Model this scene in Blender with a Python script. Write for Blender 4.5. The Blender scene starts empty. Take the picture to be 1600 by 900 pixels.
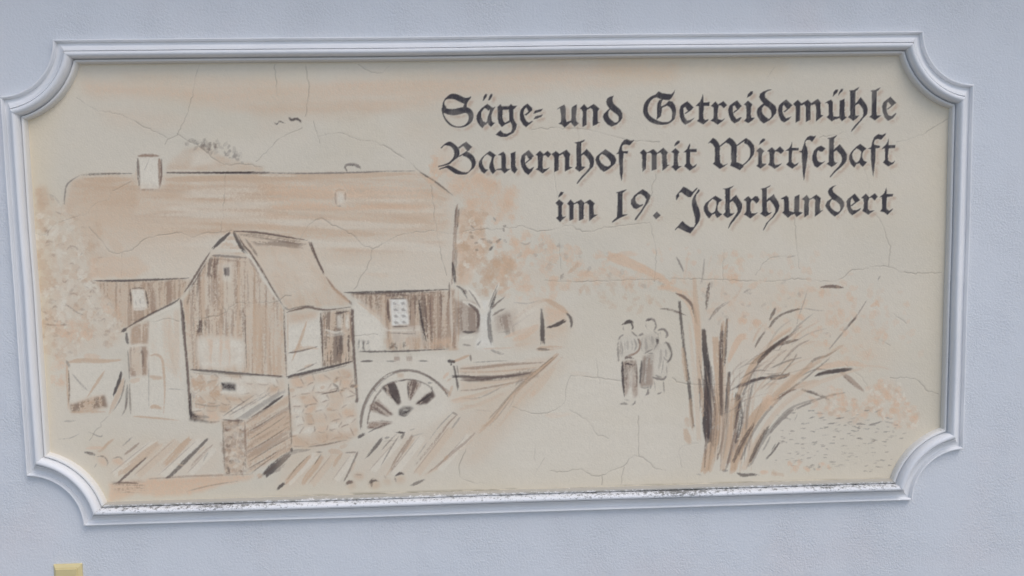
import bpy, math
import numpy as np

# ------------------------------------------------------------------ camera, sky, sun, exposure
scene = bpy.context.scene
ZC = 1.90                                   # height of the mural's middle above the ground
CX, CY, CZ = -0.04216, -2.14352, 0.14309    # camera, relative to the mural's middle on the wall plane y = 0
YAW, PITCH, ROLL, FPX = 0.03393, -0.07798, -0.01844, 1180.57

def cam_basis():
    a, b, c = YAW, PITCH, ROLL
    f = np.array([math.sin(a)*math.cos(b), math.cos(a)*math.cos(b), math.sin(b)])
    r0 = np.array([math.cos(a), -math.sin(a), 0.0])
    u0 = np.cross(r0, f)
    return r0*math.cos(c)+u0*math.sin(c), -r0*math.sin(c)+u0*math.cos(c), f
CR, CU, CF = cam_basis()
from mathutils import Matrix, Vector
cd = bpy.data.cameras.new('camera')
cam = bpy.data.objects.new('camera', cd)
scene.collection.objects.link(cam)
m = Matrix.Identity(4)
for i in range(3):
    m[i][0], m[i][1], m[i][2] = CR[i], CU[i], -CF[i]
m[0][3], m[1][3], m[2][3] = CX, CY, CZ+ZC
cam.matrix_world = m
cd.sensor_fit = 'HORIZONTAL'; cd.sensor_width = 36.0; cd.lens = 36.0*FPX/1600.0
cd.clip_start = 0.05; cd.clip_end = 500
scene.camera = cam

SUN_EL, SUN_ROT = math.radians(54), math.radians(143)
world = bpy.data.worlds.new('World'); scene.world = world; world.use_nodes = True
wn = world.node_tree.nodes; wl = world.node_tree.links
sky = wn.new('ShaderNodeTexSky'); sky.sky_type = 'NISHITA'; sky.sun_disc = False
sky.sun_elevation = SUN_EL; sky.sun_rotation = SUN_ROT
sky.air_density = 1.0; sky.dust_density = 2.0; sky.ozone_density = 1.0
wn['Background'].inputs['Strength'].default_value = 0.15
wl.new(sky.outputs['Color'], wn['Background'].inputs['Color'])
sd = bpy.data.lights.new('sun', 'SUN'); sd.energy = 0.8; sd.angle = math.radians(30); sd.color = (1.0, 0.975, 0.95)
sun = bpy.data.objects.new('sun', sd); scene.collection.objects.link(sun)
sdir = Vector((math.sin(SUN_ROT)*math.cos(SUN_EL), math.cos(SUN_ROT)*math.cos(SUN_EL), math.sin(SUN_EL)))
sun.rotation_euler = sdir.to_track_quat('Z', 'Y').to_euler()
sun.location = (2, -4, 6)
vs = scene.view_settings
vs.view_transform = 'Standard'; vs.look = 'None'; vs.exposure = 0.10; vs.gamma = 1.0; vs.use_curve_mapping = False

rng = np.random.default_rng(7)

# ------------------------------------------------------------------ helpers
def tag(o, label=None, cat=None, group=None, kind=None):
    if label: o['label'] = label
    if cat: o['category'] = cat
    if group: o['group'] = group
    if kind: o['kind'] = kind
    return o

def mesh_obj(name, verts, faces, mat, parent=None, smooth=False):
    me = bpy.data.meshes.new(name)
    me.from_pydata([tuple(v) for v in verts], [], [tuple(f) for f in faces])
    me.update()
    if smooth:
        for p in me.polygons: p.use_smooth = True
    me.materials.append(mat)
    o = bpy.data.objects.new(name, me); scene.collection.objects.link(o)
    if parent: o.parent = parent
    return o

def s2l(c):
    c = np.asarray(c, float)/255.0
    return np.where(c <= 0.04045, c/12.92, ((c+0.055)/1.055)**2.4)
EL = np.array([0.605, 0.637, 0.70])          # how bright a white surface on this wall comes out
def alb(r, g, b):
    return np.clip(s2l((r, g, b))/EL, 0.004, 0.9)

def new_mat(name):
    mt = bpy.data.materials.new(name); mt.use_nodes = True
    nt = mt.node_tree
    return mt, nt.nodes, nt.links, nt.nodes['Principled BSDF']

# ------------------------------------------------------------------ materials
def mat_wall():
    mt, n, l, p = new_mat('painted_render')
    tc = n.new('ShaderNodeTexCoord')
    n1 = n.new('ShaderNodeTexNoise'); n1.inputs['Scale'].default_value = 165; n1.inputs['Detail'].default_value = 4; n1.inputs['Roughness'].default_value = .66
    n2 = n.new('ShaderNodeTexNoise'); n2.inputs['Scale'].default_value = 2.6; n2.inputs['Detail'].default_value = 3
    n3 = n.new('ShaderNodeTexNoise'); n3.inputs['Scale'].default_value = 5; n3.inputs['Detail'].default_value = 5
    n4 = n.new('ShaderNodeTexNoise'); n4.inputs['Scale'].default_value = 26; n4.inputs['Detail'].default_value = 2; n4.inputs['Distortion'].default_value = 1.2
    for k in (n1, n2, n3, n4): l.new(tc.outputs['Object'], k.inputs['Vector'])
    r3 = n.new('ShaderNodeMapRange'); r3.inputs['From Min'].default_value = .42; r3.inputs['From Max'].default_value = .66
    r3.inputs['To Min'].default_value = .38; r3.inputs['To Max'].default_value = 1.0
    l.new(n3.outputs['Fac'], r3.inputs['Value'])
    mu = n.new('ShaderNodeMath'); mu.operation = 'MULTIPLY'
    l.new(n1.outputs['Fac'], mu.inputs[0]); l.new(r3.outputs['Result'], mu.inputs[1])
    ad = n.new('ShaderNodeMath'); ad.operation = 'MULTIPLY_ADD'; ad.inputs[1].default_value = .16
    l.new(n4.outputs['Fac'], ad.inputs[0]); l.new(mu.outputs[0], ad.inputs[2])
    b = n.new('ShaderNodeBump'); b.inputs['Strength'].default_value = .62; b.inputs['Distance'].default_value = .006
    l.new(ad.outputs[0], b.inputs['Height']); l.new(b.outputs['Normal'], p.inputs['Normal'])
    cr = n.new('ShaderNodeValToRGB')
    cr.color_ramp.elements[0].position = .30; cr.color_ramp.elements[0].color = (.715, .74, .772, 1)
    cr.color_ramp.elements[1].position = .72; cr.color_ramp.elements[1].color = (.75, .738, .752, 1)
    e = cr.color_ramp.elements.new(.55); e.color = (.728, .746, .772, 1)
    l.new(n2.outputs['Fac'], cr.inputs['Fac'])
    mp = n.new('ShaderNodeMapping'); mp.inputs['Scale'].default_value = (11, 1, .7); l.new(tc.outputs['Object'], mp.inputs['Vector'])
    n5 = n.new('ShaderNodeTexNoise'); n5.inputs['Scale'].default_value = 1.0; n5.inputs['Detail'].default_value = 5; l.new(mp.outputs['Vector'], n5.inputs['Vector'])
    n6 = n.new('ShaderNodeTexNoise'); n6.inputs['Scale'].default_value = 17; n6.inputs['Detail'].default_value = 5; l.new(tc.outputs['Object'], n6.inputs['Vector'])
    st = n.new('ShaderNodeMapRange'); st.inputs['From Min'].default_value = .45; st.inputs['From Max'].default_value = .75; st.inputs['To Max'].default_value = .20
    l.new(n5.outputs['Fac'], st.inputs['Value'])
    sm = n.new('ShaderNodeMath'); sm.operation = 'MULTIPLY'; l.new(st.outputs['Result'], sm.inputs[0]); l.new(n6.outputs['Fac'], sm.inputs[1])
    mx = n.new('ShaderNodeMix'); mx.data_type = 'RGBA'; mx.inputs['B'].default_value = (.58, .585, .60, 1)
    l.new(sm.outputs[0], mx.inputs['Factor']); l.new(cr.outputs['Color'], mx.inputs['A']); l.new(mx.outputs['Result'], p.inputs['Base Color'])
    p.inputs['Roughness'].default_value = .75; p.inputs['Specular IOR Level'].default_value = .25
    return mt

def mat_stucco(name, dirt=0.0):
    mt, n, l, p = new_mat(name)
    tc = n.new('ShaderNodeTexCoord')
    n1 = n.new('ShaderNodeTexNoise'); n1.inputs['Scale'].default_value = 60; n1.inputs['Detail'].default_value = 4
    n2 = n.new('ShaderNodeTexNoise'); n2.inputs['Scale'].default_value = 5; n2.inputs['Detail'].default_value = 4
    l.new(tc.outputs['Object'], n1.inputs['Vector']); l.new(tc.outputs['Object'], n2.inputs['Vector'])
    cr = n.new('ShaderNodeValToRGB')
    cr.color_ramp.elements[0].position = .32; cr.color_ramp.elements[0].color = (.79, .793, .80, 1)
    cr.color_ramp.elements[1].position = .68; cr.color_ramp.elements[1].color = (.845, .846, .85, 1)
    l.new(n2.outputs['Fac'], cr.inputs['Fac'])
    col = cr.outputs['Color']
    # dirt and lichen where the profile attribute says the inner edge is (a stain with its own ragged shape)
    at = n.new('ShaderNodeAttribute'); at.attribute_name = 'inner'
    if dirt > 0:
        mp = n.new('ShaderNodeMapping'); mp.inputs['Scale'].default_value = (1.0, 1.0, 2.2)
        l.new(tc.outputs['Object'], mp.inputs['Vector'])
        n3 = n.new('ShaderNodeTexNoise'); n3.inputs['Scale'].default_value = 85; n3.inputs['Detail'].default_value = 6; n3.inputs['Roughness'].default_value = .75
        n4 = n.new('ShaderNodeTexNoise'); n4.inputs['Scale'].default_value = 3.1; n4.inputs['Detail'].default_value = 2
        l.new(mp.outputs['Vector'], n3.inputs['Vector']); l.new(tc.outputs['Object'], n4.inputs['Vector'])
        a1 = n.new('ShaderNodeMath'); a1.operation = 'MULTIPLY_ADD'; a1.inputs[1].default_value = .35
        l.new(n4.outputs['Fac'], a1.inputs[0]); l.new(n3.outputs['Fac'], a1.inputs[2])
        a2 = n.new('ShaderNodeMath'); a2.operation = 'MULTIPLY_ADD'; a2.inputs[1].default_value = .55
        l.new(at.outputs['Fac'], a2.inputs[0]); l.new(a1.outputs[0], a2.inputs[2])
        ml = n.new('ShaderNodeMapRange'); ml.inputs['From Min'].default_value = .90; ml.inputs['From Max'].default_value = .97; ml.inputs['To Max'].default_value = .11*dirt
        l.new(at.outputs['Fac'], ml.inputs['Value'])
        a3 = n.new('ShaderNodeMath'); a3.operation = 'ADD'; l.new(a2.outputs[0], a3.inputs[0]); l.new(ml.outputs['Result'], a3.inputs[1]); a2 = a3
        mr = n.new('ShaderNodeMapRange'); mr.inputs['From Min'].default_value = 1.33-dirt*.225; mr.inputs['From Max'].default_value = 1.45-dirt*.225
        mr.inputs['To Max'].default_value = .85
        l.new(a2.outputs[0], mr.inputs['Value'])
        mx = n.new('ShaderNodeMix'); mx.data_type = 'RGBA'
        mx.inputs['B'].default_value = (.12, .115, .10, 1)
        l.new(mr.outputs['Result'], mx.inputs['Factor']); l.new(col, mx.inputs['A'])
        col = mx.outputs['Result']
    # yellowed lip against the picture
    mr2 = n.new('ShaderNodeMapRange'); mr2.inputs['From Min'].default_value = .80; mr2.inputs['From Max'].default_value = 1.0; mr2.inputs['To Max'].default_value = .55
    l.new(at.outputs['Fac'], mr2.inputs['Value'])
    mx2 = n.new('ShaderNodeMix'); mx2.data_type = 'RGBA'; mx2.inputs['B'].default_value = (.74, .68, .56, 1)
    l.new(mr2.outputs['Result'], mx2.inputs['Factor']); l.new(col, mx2.inputs['A'])
    l.new(mx2.outputs['Result'], p.inputs['Base Color'])
    b = n.new('ShaderNodeBump'); b.inputs['Strength'].default_value = .25; b.inputs['Distance'].default_value = .0015
    l.new(n1.outputs['Fac'], b.inputs['Height']); l.new(b.outputs['Normal'], p.inputs['Normal'])
    p.inputs['Roughness'].default_value = .55; p.inputs['Specular IOR Level'].default_value = .35
    return mt

def mat_paint():
    mt, n, l, p = new_mat('mural_paint_on_plaster')
    tc = n.new('ShaderNodeTexCoord')
    at = n.new('ShaderNodeAttribute'); at.attribute_name = 'pigment'
    l.new(at.outputs['Color'], p.inputs['Base Color'])
    n1 = n.new('ShaderNodeTexNoise'); n1.inputs['Scale'].default_value = 230; n1.inputs['Detail'].default_value = 3
    n2 = n.new('ShaderNodeTexNoise'); n2.inputs['Scale'].default_value = 40; n2.inputs['Detail'].default_value = 4
    l.new(tc.outputs['Object'], n1.inputs['Vector']); l.new(tc.outputs['Object'], n2.inputs['Vector'])
    ad = n.new('ShaderNodeMath'); ad.operation = 'ADD'
    l.new(n1.outputs['Fac'], ad.inputs[0]); l.new(n2.outputs['Fac'], ad.inputs[1])
    b = n.new('ShaderNodeBump'); b.inputs['Strength'].default_value = .36; b.inputs['Distance'].default_value = .0016
    l.new(ad.outputs[0], b.inputs['Height']); l.new(b.outputs['Normal'], p.inputs['Normal'])
    p.inputs['Roughness'].default_value = .85; p.inputs['Specular IOR Level'].default_value = .2
    return mt

def mat_plain(name, col, rough, noise=0.04, scale=30):
    mt, n, l, p = new_mat(name)
    tc = n.new('ShaderNodeTexCoord'); nz = n.new('ShaderNodeTexNoise'); nz.inputs['Scale'].default_value = scale; nz.inputs['Detail'].default_value = 4
    l.new(tc.outputs['Object'], nz.inputs['Vector'])
    cr = n.new('ShaderNodeValToRGB')
    cr.color_ramp.elements[0].color = tuple(c*(1-noise) for c in col)+(1,)
    cr.color_ramp.elements[1].color = tuple(min(1, c*(1+noise)) for c in col)+(1,)
    l.new(nz.outputs['Fac'], cr.inputs['Fac']); l.new(cr.outputs['Color'], p.inputs['Base Color'])
    p.inputs['Roughness'].default_value = rough
    return mt

M_WALL = mat_wall(); M_STUCCO = mat_stucco('white_stucco'); M_STUCCO_ARC = mat_stucco('white_stucco_aged', .15); M_STUCCO_D = mat_stucco('white_stucco_weathered', 1.0)
M_PAINT = mat_paint()
M_CREAM = mat_plain('cream_plastic', (.72, .60, .31), .38, .03, 20)
M_GROUND = mat_plain('unseen_paving', (.25, .245, .235), .9, .2, 3)
M_SOFFIT = mat_plain('unseen_soffit', (.46, .38, .29), .8, .08, 4)

# ------------------------------------------------------------------ the wall, plus ground and overhang added out of view for the light
mesh_obj('ground', [(-40, -60, 0), (40, -60, 0), (40, .3, 0), (-40, .3, 0)], [(0, 1, 2, 3)], M_GROUND)['kind'] = 'structure'  # out of view, added to bounce light up at the wall
WX, WT = 6.0, 3.30
mesh_obj('wall', [(-WX, 0, -.1), (WX, 0, -.1), (WX, 0, WT), (-WX, 0, WT), (-WX, .3, -.1), (WX, .3, -.1), (WX, .3, WT), (-WX, .3, WT)],
         [(0, 1, 2, 3), (5, 4, 7, 6), (1, 5, 6, 2), (4, 0, 3, 7), (3, 2, 6, 7)], M_WALL)['kind'] = 'structure'
EO, EB, ET = .36, WT, WT+.16  # overhang added above the view to darken the top of the wall
mesh_obj('unseen_eaves', [(-WX, -EO, EB), (WX, -EO, EB), (WX, .3, EB+.001), (-WX, .3, EB+.001), (-WX, -EO, ET), (WX, -EO, ET), (WX, .3, ET), (-WX, .3, ET)],
         [(0, 3, 2, 1), (4, 5, 6, 7), (0, 1, 5, 4), (1, 2, 6, 5), (3, 0, 4, 7), (2, 3, 7, 6)], M_SOFFIT)['kind'] = 'structure'

# ------------------------------------------------------------------ stucco frame: four rails and four scooped corners, mitred
W, H, RN, FW, KA = 2.7, 1.35325, 0.14886, 0.06525, 1.14987
def profile():
    # (fraction of the width measured from the OUTER edge, height off the wall in m)
    P = [(0, 0), (0, .0105), (.012, .0135), (.035, .0155), (.06, .0158), (.085, .0148), (.105, .0110), (.116, .0062), (.128, .0050)]
    for t in np.linspace(0, 1, 11):                     # broad cove rising to the step
        u = .13+.34*t
        P.append((u, .0058+.0165*t**2.2))
    P += [(.480, .0245), (.505, .0248), (.514, .0190), (.532, .0185)]
    for t in np.linspace(0.03, .97, 15):                # torus
        a = math.pi*t
        P.append((.672-.142*math.cos(a), .0205+.0160*math.sin(a)))
    P += [(.816, .0185), (.822, .0115), (.846, .0110), (.854, .0168), (.88, .0190), (.92, .0188), (.95, .0172), (.972, .0135), (.987, .0080), (1.0, .0010)]
    return P
PROF = profile(); NP_ = len(PROF)
frame = bpy.data.objects.new('stucco_frame', None); scene.collection.objects.link(frame)
frame.location = (0, 0, ZC-H/2)
tag(frame, 'white moulded stucco frame with scooped corners around the painted mural', 'frame')
def corner_x(wi):
    return math.sqrt((RN+KA*wi)**2-wi*wi)
def build_moulding(rows, mat):
    """rows: list over path stations of list over profile of (x, y, z) relative to the mural middle"""
    vs_, fs_, inn = [], [], []
    n = len(rows)
    for r in rows:
        for j, v in enumerate(r):
            vs_.append((v[0], v[1], v[2]+H/2)); inn.append(PROF[j][0])
    for i in range(n-1):
        for j in range(NP_-1):
            a = i*NP_+j
            fs_.append((a, a+1, a+NP_+1, a+NP_))
    o = mesh_obj('moulding', vs_, fs_, mat, frame, smooth=True)
    at = o.data.attributes.new('inner', 'FLOAT', 'POINT')
    at.data.foreach_set('value', np.array(inn, np.float32))
    o.data.set_sharp_from_angle(angle=math.radians(38))
    return o
def rail(side, mat, jit):
    # straight rail with slight plaster unevenness
    rows = []
    ns = 60
    r = np.random.default_rng(jit)
    ph = r.uniform(0, 6.28, 6)
    for i in range(ns+1):
        t = i/ns
        row = []
        wob = .0007*math.sin(5*t+ph[0])+.0005*math.sin(13*t+ph[1])
        for (u, h) in PROF:
            wi = u*FW; x = corner_x(wi)
            L = (W if side in 'TB' else H)
            q = -L/2+x+(L-2*x)*t
            e = wob*math.sin(math.pi*t)
            hh = h*(1+.03*math.sin(9*t+ph[2]+u*2)*math.sin(math.pi*t))
            if side == 'T': row.append((q, -hh, H/2-wi+e))
            if side == 'B': row.append((-q, -hh, -H/2+wi+e))
            if side == 'L': row.append((-W/2+wi+e, -hh, q))
            if side == 'R': row.append((W/2-wi+e, -hh, -q))
        rows.append(row)
    return build_moulding(rows, mat)
def arc(sx, sz, mat):
    rows = []
    ns = 30
    for i in range(ns+1):
        t = i/ns
        row = []
        for (u, h) in PROF:
            wi = u*FW; rad = RN+KA*wi; x = corner_x(wi)
            a0 = math.atan2(wi, x); a = a0+(math.pi/2-2*a0)*t
            row.append((sx*(W/2-rad*math.cos(a)), -h*1.04, sz*(H/2-rad*math.sin(a))))
        rows.append(row)
    if sx*sz > 0: rows = rows[::-1]
    return build_moulding(rows, mat)
rail('T', M_STUCCO, 1); rail('B', M_STUCCO_D, 2); rail('L', M_STUCCO, 3); rail('R', M_STUCCO, 4)
arc(-1, 1, M_STUCCO); arc(1, 1, M_STUCCO); arc(1, -1, M_STUCCO_ARC); arc(-1, -1, M_STUCCO)

# ------------------------------------------------------------------ painting engine: pigment laid on the plaster panel
# The mural was traced on a sheet whose units are (sx, sy); SHEET maps a point of the wall to that sheet.
STEP = 0.0021
GX0, GX1 = -W/2+FW*.55, W/2-FW*.55
GZ0, GZ1 = -H/2+FW*.55, H/2-FW*.55
NX = int((GX1-GX0)/STEP)+1; NZ = int((GZ1-GZ0)/STEP)+1
gx = np.linspace(GX0, GX1, NX); gz = np.linspace(GZ1, GZ0, NZ)
XX, ZZ = np.meshgrid(gx, gz)
def to_sheet(X, Z, Y=0.0):
    dx, dy, dz = X-CX, Y-CY, Z-CZ
    w_ = dx*CF[0]+dy*CF[1]+dz*CF[2]
    return 800+FPX*(dx*CR[0]+dy*CR[1]+dz*CR[2])/w_, 450-FPX*(dx*CU[0]+dy*CU[1]+dz*CU[2])/w_
PX, PY = to_sheet(XX, ZZ)
_src = [(-1, -.5), (1, -.5), (1, .5), (-1, .5)]
A_ = []
for (x, z) in _src:
    u, v = to_sheet(x, z)
    A_.append([u, v, 1, 0, 0, 0, -x*u, -x*v, x]); A_.append([0, 0, 0, u, v, 1, -z*u, -z*v, z])
A_ = np.array(A_); hv = np.linalg.solve(A_[:, :8], A_[:, 8]); HI = np.append(hv, 1).reshape(3, 3)
def sheet_to_wall(u, v):
    q = HI @ np.array([u, v, 1.0]); return q[0]/q[2], q[1]/q[2]
def window(x0, y0, x1, y1):
    P = [sheet_to_wall(x, y) for x in (x0, x1) for y in (y0, y1)]
    xs = [p[0] for p in P]; zs = [p[1] for p in P]
    c0 = max(0, int((min(xs)-GX0)/(GX1-GX0)*(NX-1))-1); c1 = min(NX, int((max(xs)-GX0)/(GX1-GX0)*(NX-1))+3)
    r0 = max(0, int((GZ1-max(zs))/(GZ1-GZ0)*(NZ-1))-1); r1 = min(NZ, int((GZ1-min(zs))/(GZ1-GZ0)*(NZ-1))+3)
    return slice(r0, max(r0, r1)), slice(c0, max(c0, c1))

_tab = rng.random((512, 512)).astype(np.float32)
def vn(x, y, seed=0):
    x = x+seed*17.31; y = y+seed*9.77
    xi = np.floor(x); yi = np.floor(y); fx = x-xi; fy = y-yi
    xi = xi.astype(np.int64) & 511; yi = yi.astype(np.int64) & 511
    fx = fx*fx*(3-2*fx); fy = fy*fy*(3-2*fy)
    x1 = (xi+1) & 511; y1 = (yi+1) & 511
    return (_tab[yi, xi]*(1-fx)+_tab[yi, x1]*fx)*(1-fy)+(_tab[y1, xi]*(1-fx)+_tab[y1, x1]*fx)*fy
def fbm(x, y, seed=0, n=3):
    s = 0; a = .5; t = 0
    for k in range(n):
        s = s+a*vn(x, y, seed+k*3); t += a; a *= .5; x = x*2.03; y = y*2.03
    return s/t
GRAIN = .30*rng.random((NZ, NX))+.45*vn(PX*.46, PY*.46, 5)+.25*vn(PX*.9, PY*.30, 6)
GRAIN = np.clip((GRAIN-.5)*1.55+.5, 0, 1).astype(np.float32)
SM = lambda v, lo, hi: (lambda t: t*t*(3-2*t))(np.clip((v-lo)/(hi-lo), 0, 1))

BASE = alb(184, 179, 169)
C = np.empty((NZ, NX, 3)); C[:] = BASE
RELIEF = np.zeros((NZ, NX))
def lay(win, a, col):
    c = np.asarray(col)
    C[win] = C[win]*(1-a[..., None])+c*a[..., None]

def inside(poly, X, Y):
    r = np.zeros(X.shape, bool)
    n = len(poly)
    for i in range(n):
        x0, y0 = poly[i]; x1, y1 = poly[(i+1) % n]
        if y0 == y1: continue
        c = (y0 > Y) != (y1 > Y)
        r ^= c & (X < (x1-x0)*(Y-y0)/(y1-y0)+x0)
    return r
def blur(a, n):
    if n < 1: return a
    for _ in range(2):
        for ax in (0, 1):
            pad = [(0, 0), (0, 0)]; pad[ax] = (n+1, n)
            c = np.cumsum(np.pad(a, pad, mode='edge'), axis=ax)
            a = (np.take(c, range(2*n+1, c.shape[ax]), ax)-np.take(c, range(0, c.shape[ax]-2*n-1), ax))/(2*n+1)
    return a
def cover(poly, soft=2.0, pad=None):
    poly = pts_(poly)
    xs = [p[0] for p in poly]; ys = [p[1] for p in poly]
    pd = (pad if pad is not None else soft*2.5+4)
    win = window(min(xs)-pd, min(ys)-pd, max(xs)+pd, max(ys)+pd)
    X, Y = PX[win], PY[win]
    wob = soft*.8
    Xd = X+wob*(vn(X*.11, Y*.11, 3)-.5)*2; Yd = Y+wob*(vn(X*.11, Y*.11, 4)-.5)*2
    cov = inside(poly, Xd, Yd).astype(float)
    return win, blur(cov, int(round(soft/1.2)))
def pts_(s):
    if isinstance(s, str):
        return [tuple(float(q) for q in t.split(',')) for t in s.split()]
    return list(s)
def smooth_path(P, step=1.3, closed=False):
    P = np.array(P, float)
    if len(P) == 2 and not closed:
        n = max(2, int(np.hypot(*(P[1]-P[0]))/step)); t = np.linspace(0, 1, n+1)[:, None]
        return P[0]*(1-t)+P[1]*t, t[:, 0]
    if closed: Q = np.vstack([P[-1], P, P[0], P[1]])
    else: Q = np.vstack([2*P[0]-P[1], P, 2*P[-1]-P[-2]])
    out, tt = [], []
    m_ = len(Q)-3
    for i in range(m_):
        p0, p1, p2, p3 = Q[i:i+4]
        n = max(1, int(np.hypot(*(p2-p1))/step))
        for k in range(n):
            t = k/n
            out.append(.5*((2*p1)+(-p0+p2)*t+(2*p0-5*p1+4*p2-p3)*t*t+(-p0+3*p1-3*p2+p3)*t**3)); tt.append((i+t)/m_)
    if not closed: out.append(P[-1]); tt.append(1.0)
    return np.array(out), np.array(tt)

_sid = [0]
def S(path, w, col, a=.8, dry=.4, taper=(.25, .35), mask=None, edge=.6):
    """one brush stroke: bristle streaks, ragged edge, paint running out"""
    _sid[0] += 1; sid = _sid[0]
    P = pts_(path)
    Q, T = smooth_path(P)
    wd = np.interp(T, np.linspace(0, 1, len(w)), w) if isinstance(w, (list, tuple)) else np.full(len(T), float(w))
    if not isinstance(w, (list, tuple)):
        t0, t1 = taper
        if t0: wd = wd*np.clip(.3+.7*T/t0, 0, 1)
        if t1: wd = wd*np.clip(.25+.75*(1-T)/t1, 0, 1)
    wd = np.maximum(wd, .42*wd.max())
    pd = wd.max()+2
    win = window(Q[:, 0].min()-pd, Q[:, 1].min()-pd, Q[:, 0].max()+pd, Q[:, 1].max()+pd)
    X, Y = PX[win], PY[win]
    if X.size == 0: return
    best = np.full(X.shape, 1e9); idx = np.zeros(X.shape, int)
    n = len(Q)
    ch = 24
    for s in range(0, n, ch):                      # piecewise to stay cheap on long strokes
        q = Q[s:s+ch]
        w2 = window(q[:, 0].min()-pd, q[:, 1].min()-pd, q[:, 0].max()+pd, q[:, 1].max()+pd)
        rr = slice(w2[0].start-win[0].start, w2[0].stop-win[0].start); cc = slice(w2[1].start-win[1].start, w2[1].stop-win[1].start)
        x, y = X[rr, cc], Y[rr, cc]
        if x.size == 0: continue
        d = (x[..., None]-q[:, 0])**2+(y[..., None]-q[:, 1])**2
        k = d.argmin(-1); d = np.take_along_axis(d, k[..., None], -1)[..., 0]
        b = best[rr, cc]; up = d < b
        best[rr, cc] = np.where(up, d, b); idx[rr, cc] = np.where(up, k+s, idx[rr, cc])
    d = np.sqrt(best)
    tan = np.gradient(Q, axis=0); tan /= np.maximum(1e-6, np.hypot(tan[:, 0], tan[:, 1]))[:, None]
    side = (X-Q[idx, 0])*(-tan[idx, 1])+(Y-Q[idx, 1])*tan[idx, 0]
    hw = wd[idx]*.5
    Lc = np.concatenate([[0], np.cumsum(np.hypot(*np.diff(Q, axis=0).T))]); Lt = Lc[-1]
    L = Lc[idx]
    rag = min(.15*Lt, 9.0)                        # bristles lift off one by one at both ends
    e0 = rag*.5*vn(side*1.1+sid*1.7, np.full(side.shape, sid*.37), 3); e1 = Lt-rag*vn(side*1.1+sid*2.9, np.full(side.shape, sid*.71), 7)
    lift = SM(L, e0-1.5, e0+2.0)*(1-SM(L, e1-3.0, e1+1.5)) if Lt > 9 else 1.0
    en = (vn(X*.42, Y*.42, sid)*.6+GRAIN[win]*.4-.5)*edge*2.6
    cov = np.clip((hw-d+en*np.minimum(1, hw*.5))/np.clip(.9+.22*hw, 1.1, 2.2)+.5, 0, 1)
    br = vn(side*.42+sid*3.1, L*.03, sid % 50)*.55+vn(side*.95+sid*5.7, L*.05, sid % 37+9)*.45
    br = np.clip((br-.5)*1.25+.5, 0, 1)
    g = .62*br+.38*GRAIN[win]
    th = dry*(.48+.36*T[idx])
    al = a*cov*lift*SM(g, th-.20, th+.20)
    if mask is not None: al = al*mask[win]
    lay(win, al, col)

def wash(poly, col, a=.4, soft=4, var=.5, ang=0.0, fa=.02, fc=.12, thr=None):
    """thin wash filling an outline, streaky along ang (degrees)"""
    _sid[0] += 1
    win, cov = cover(poly, soft)
    X, Y = PX[win], PY[win]
    c, s = math.cos(math.radians(ang)), math.sin(math.radians(ang))
    U, V = X*c+Y*s, -X*s+Y*c
    n = fbm(U*fa, V*fc, _sid[0] % 40, 3)
    if thr is None: f = 1-var+var*2*(n-.0)*.9
    else: f = SM(n, thr-.12, thr+.12)
    f = f*(.72+.56*(GRAIN[win]-.0)*1.0)
    lay(win, np.clip(a*cov*f, 0, .97), col)

def streak(poly, col, a=.7, ang=90.0, fa=.012, fc=.32, thr=.55, soft=1.5, grain=.22):
    """dry bristle lines filling an outline (boards, thatch, shadow hatching)"""
    _sid[0] += 1
    win, cov = cover(poly, soft)
    X, Y = PX[win], PY[win]
    c, s = math.cos(math.radians(ang)), math.sin(math.radians(ang))
    U, V = X*c+Y*s, -X*s+Y*c
    V = V+1.2*(vn(U*.04, V*.04, 8)-.5)
    fc = fc*.62
    n = .6*vn(U*fa, V*fc, _sid[0] % 40)+.4*vn(U*fa*2.3, V*fc*2.1, _sid[0] % 31+5)
    n = n*(1-grain)+GRAIN[win]*grain
    lay(win, np.clip(a*cov*SM(n, thr-.09, thr+.09), 0, .97), col)

def dabs(poly, n, size, col, a=.5, ecc=.6, seed=1, ang=None):
    """leaf dabs scattered through an outline"""
    P = pts_(poly); r = np.random.default_rng(seed)
    xs = [p[0] for p in P]; ys = [p[1] for p in P]
    k = 0; tries = 0
    while k < n and tries < n*30:
        tries += 1
        x = r.uniform(min(xs), max(xs)); y = r.uniform(min(ys), max(ys))
        if not inside(P, np.array([x]), np.array([y]))[0]: continue
        k += 1
        rad = r.uniform(*size); th = r.uniform(0, math.pi) if ang is None else math.radians(ang+r.normal(0, 9))
        win = window(x-rad*2, y-rad*2, x+rad*2, y+rad*2)
        X, Y = PX[win]-x, PY[win]-y
        if X.size == 0: continue
        c, s = math.cos(th), math.sin(th)
        U, V = X*c+Y*s, (-X*s+Y*c)/ecc
        d = np.sqrt(U*U+V*V)/rad+(vn(PX[win]*.35, PY[win]*.35, k % 40)-.5)*.9
        al = a*r.uniform(.5, 1.1)*np.clip((1-d)*rad*.7+.5, 0, 1)*SM(GRAIN[win]*.4+vn(PX[win]*.16, PY[win]*.16, k % 23)*.6, .10, .55)
        lay(win, np.clip(al, 0, 1), col)

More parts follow.
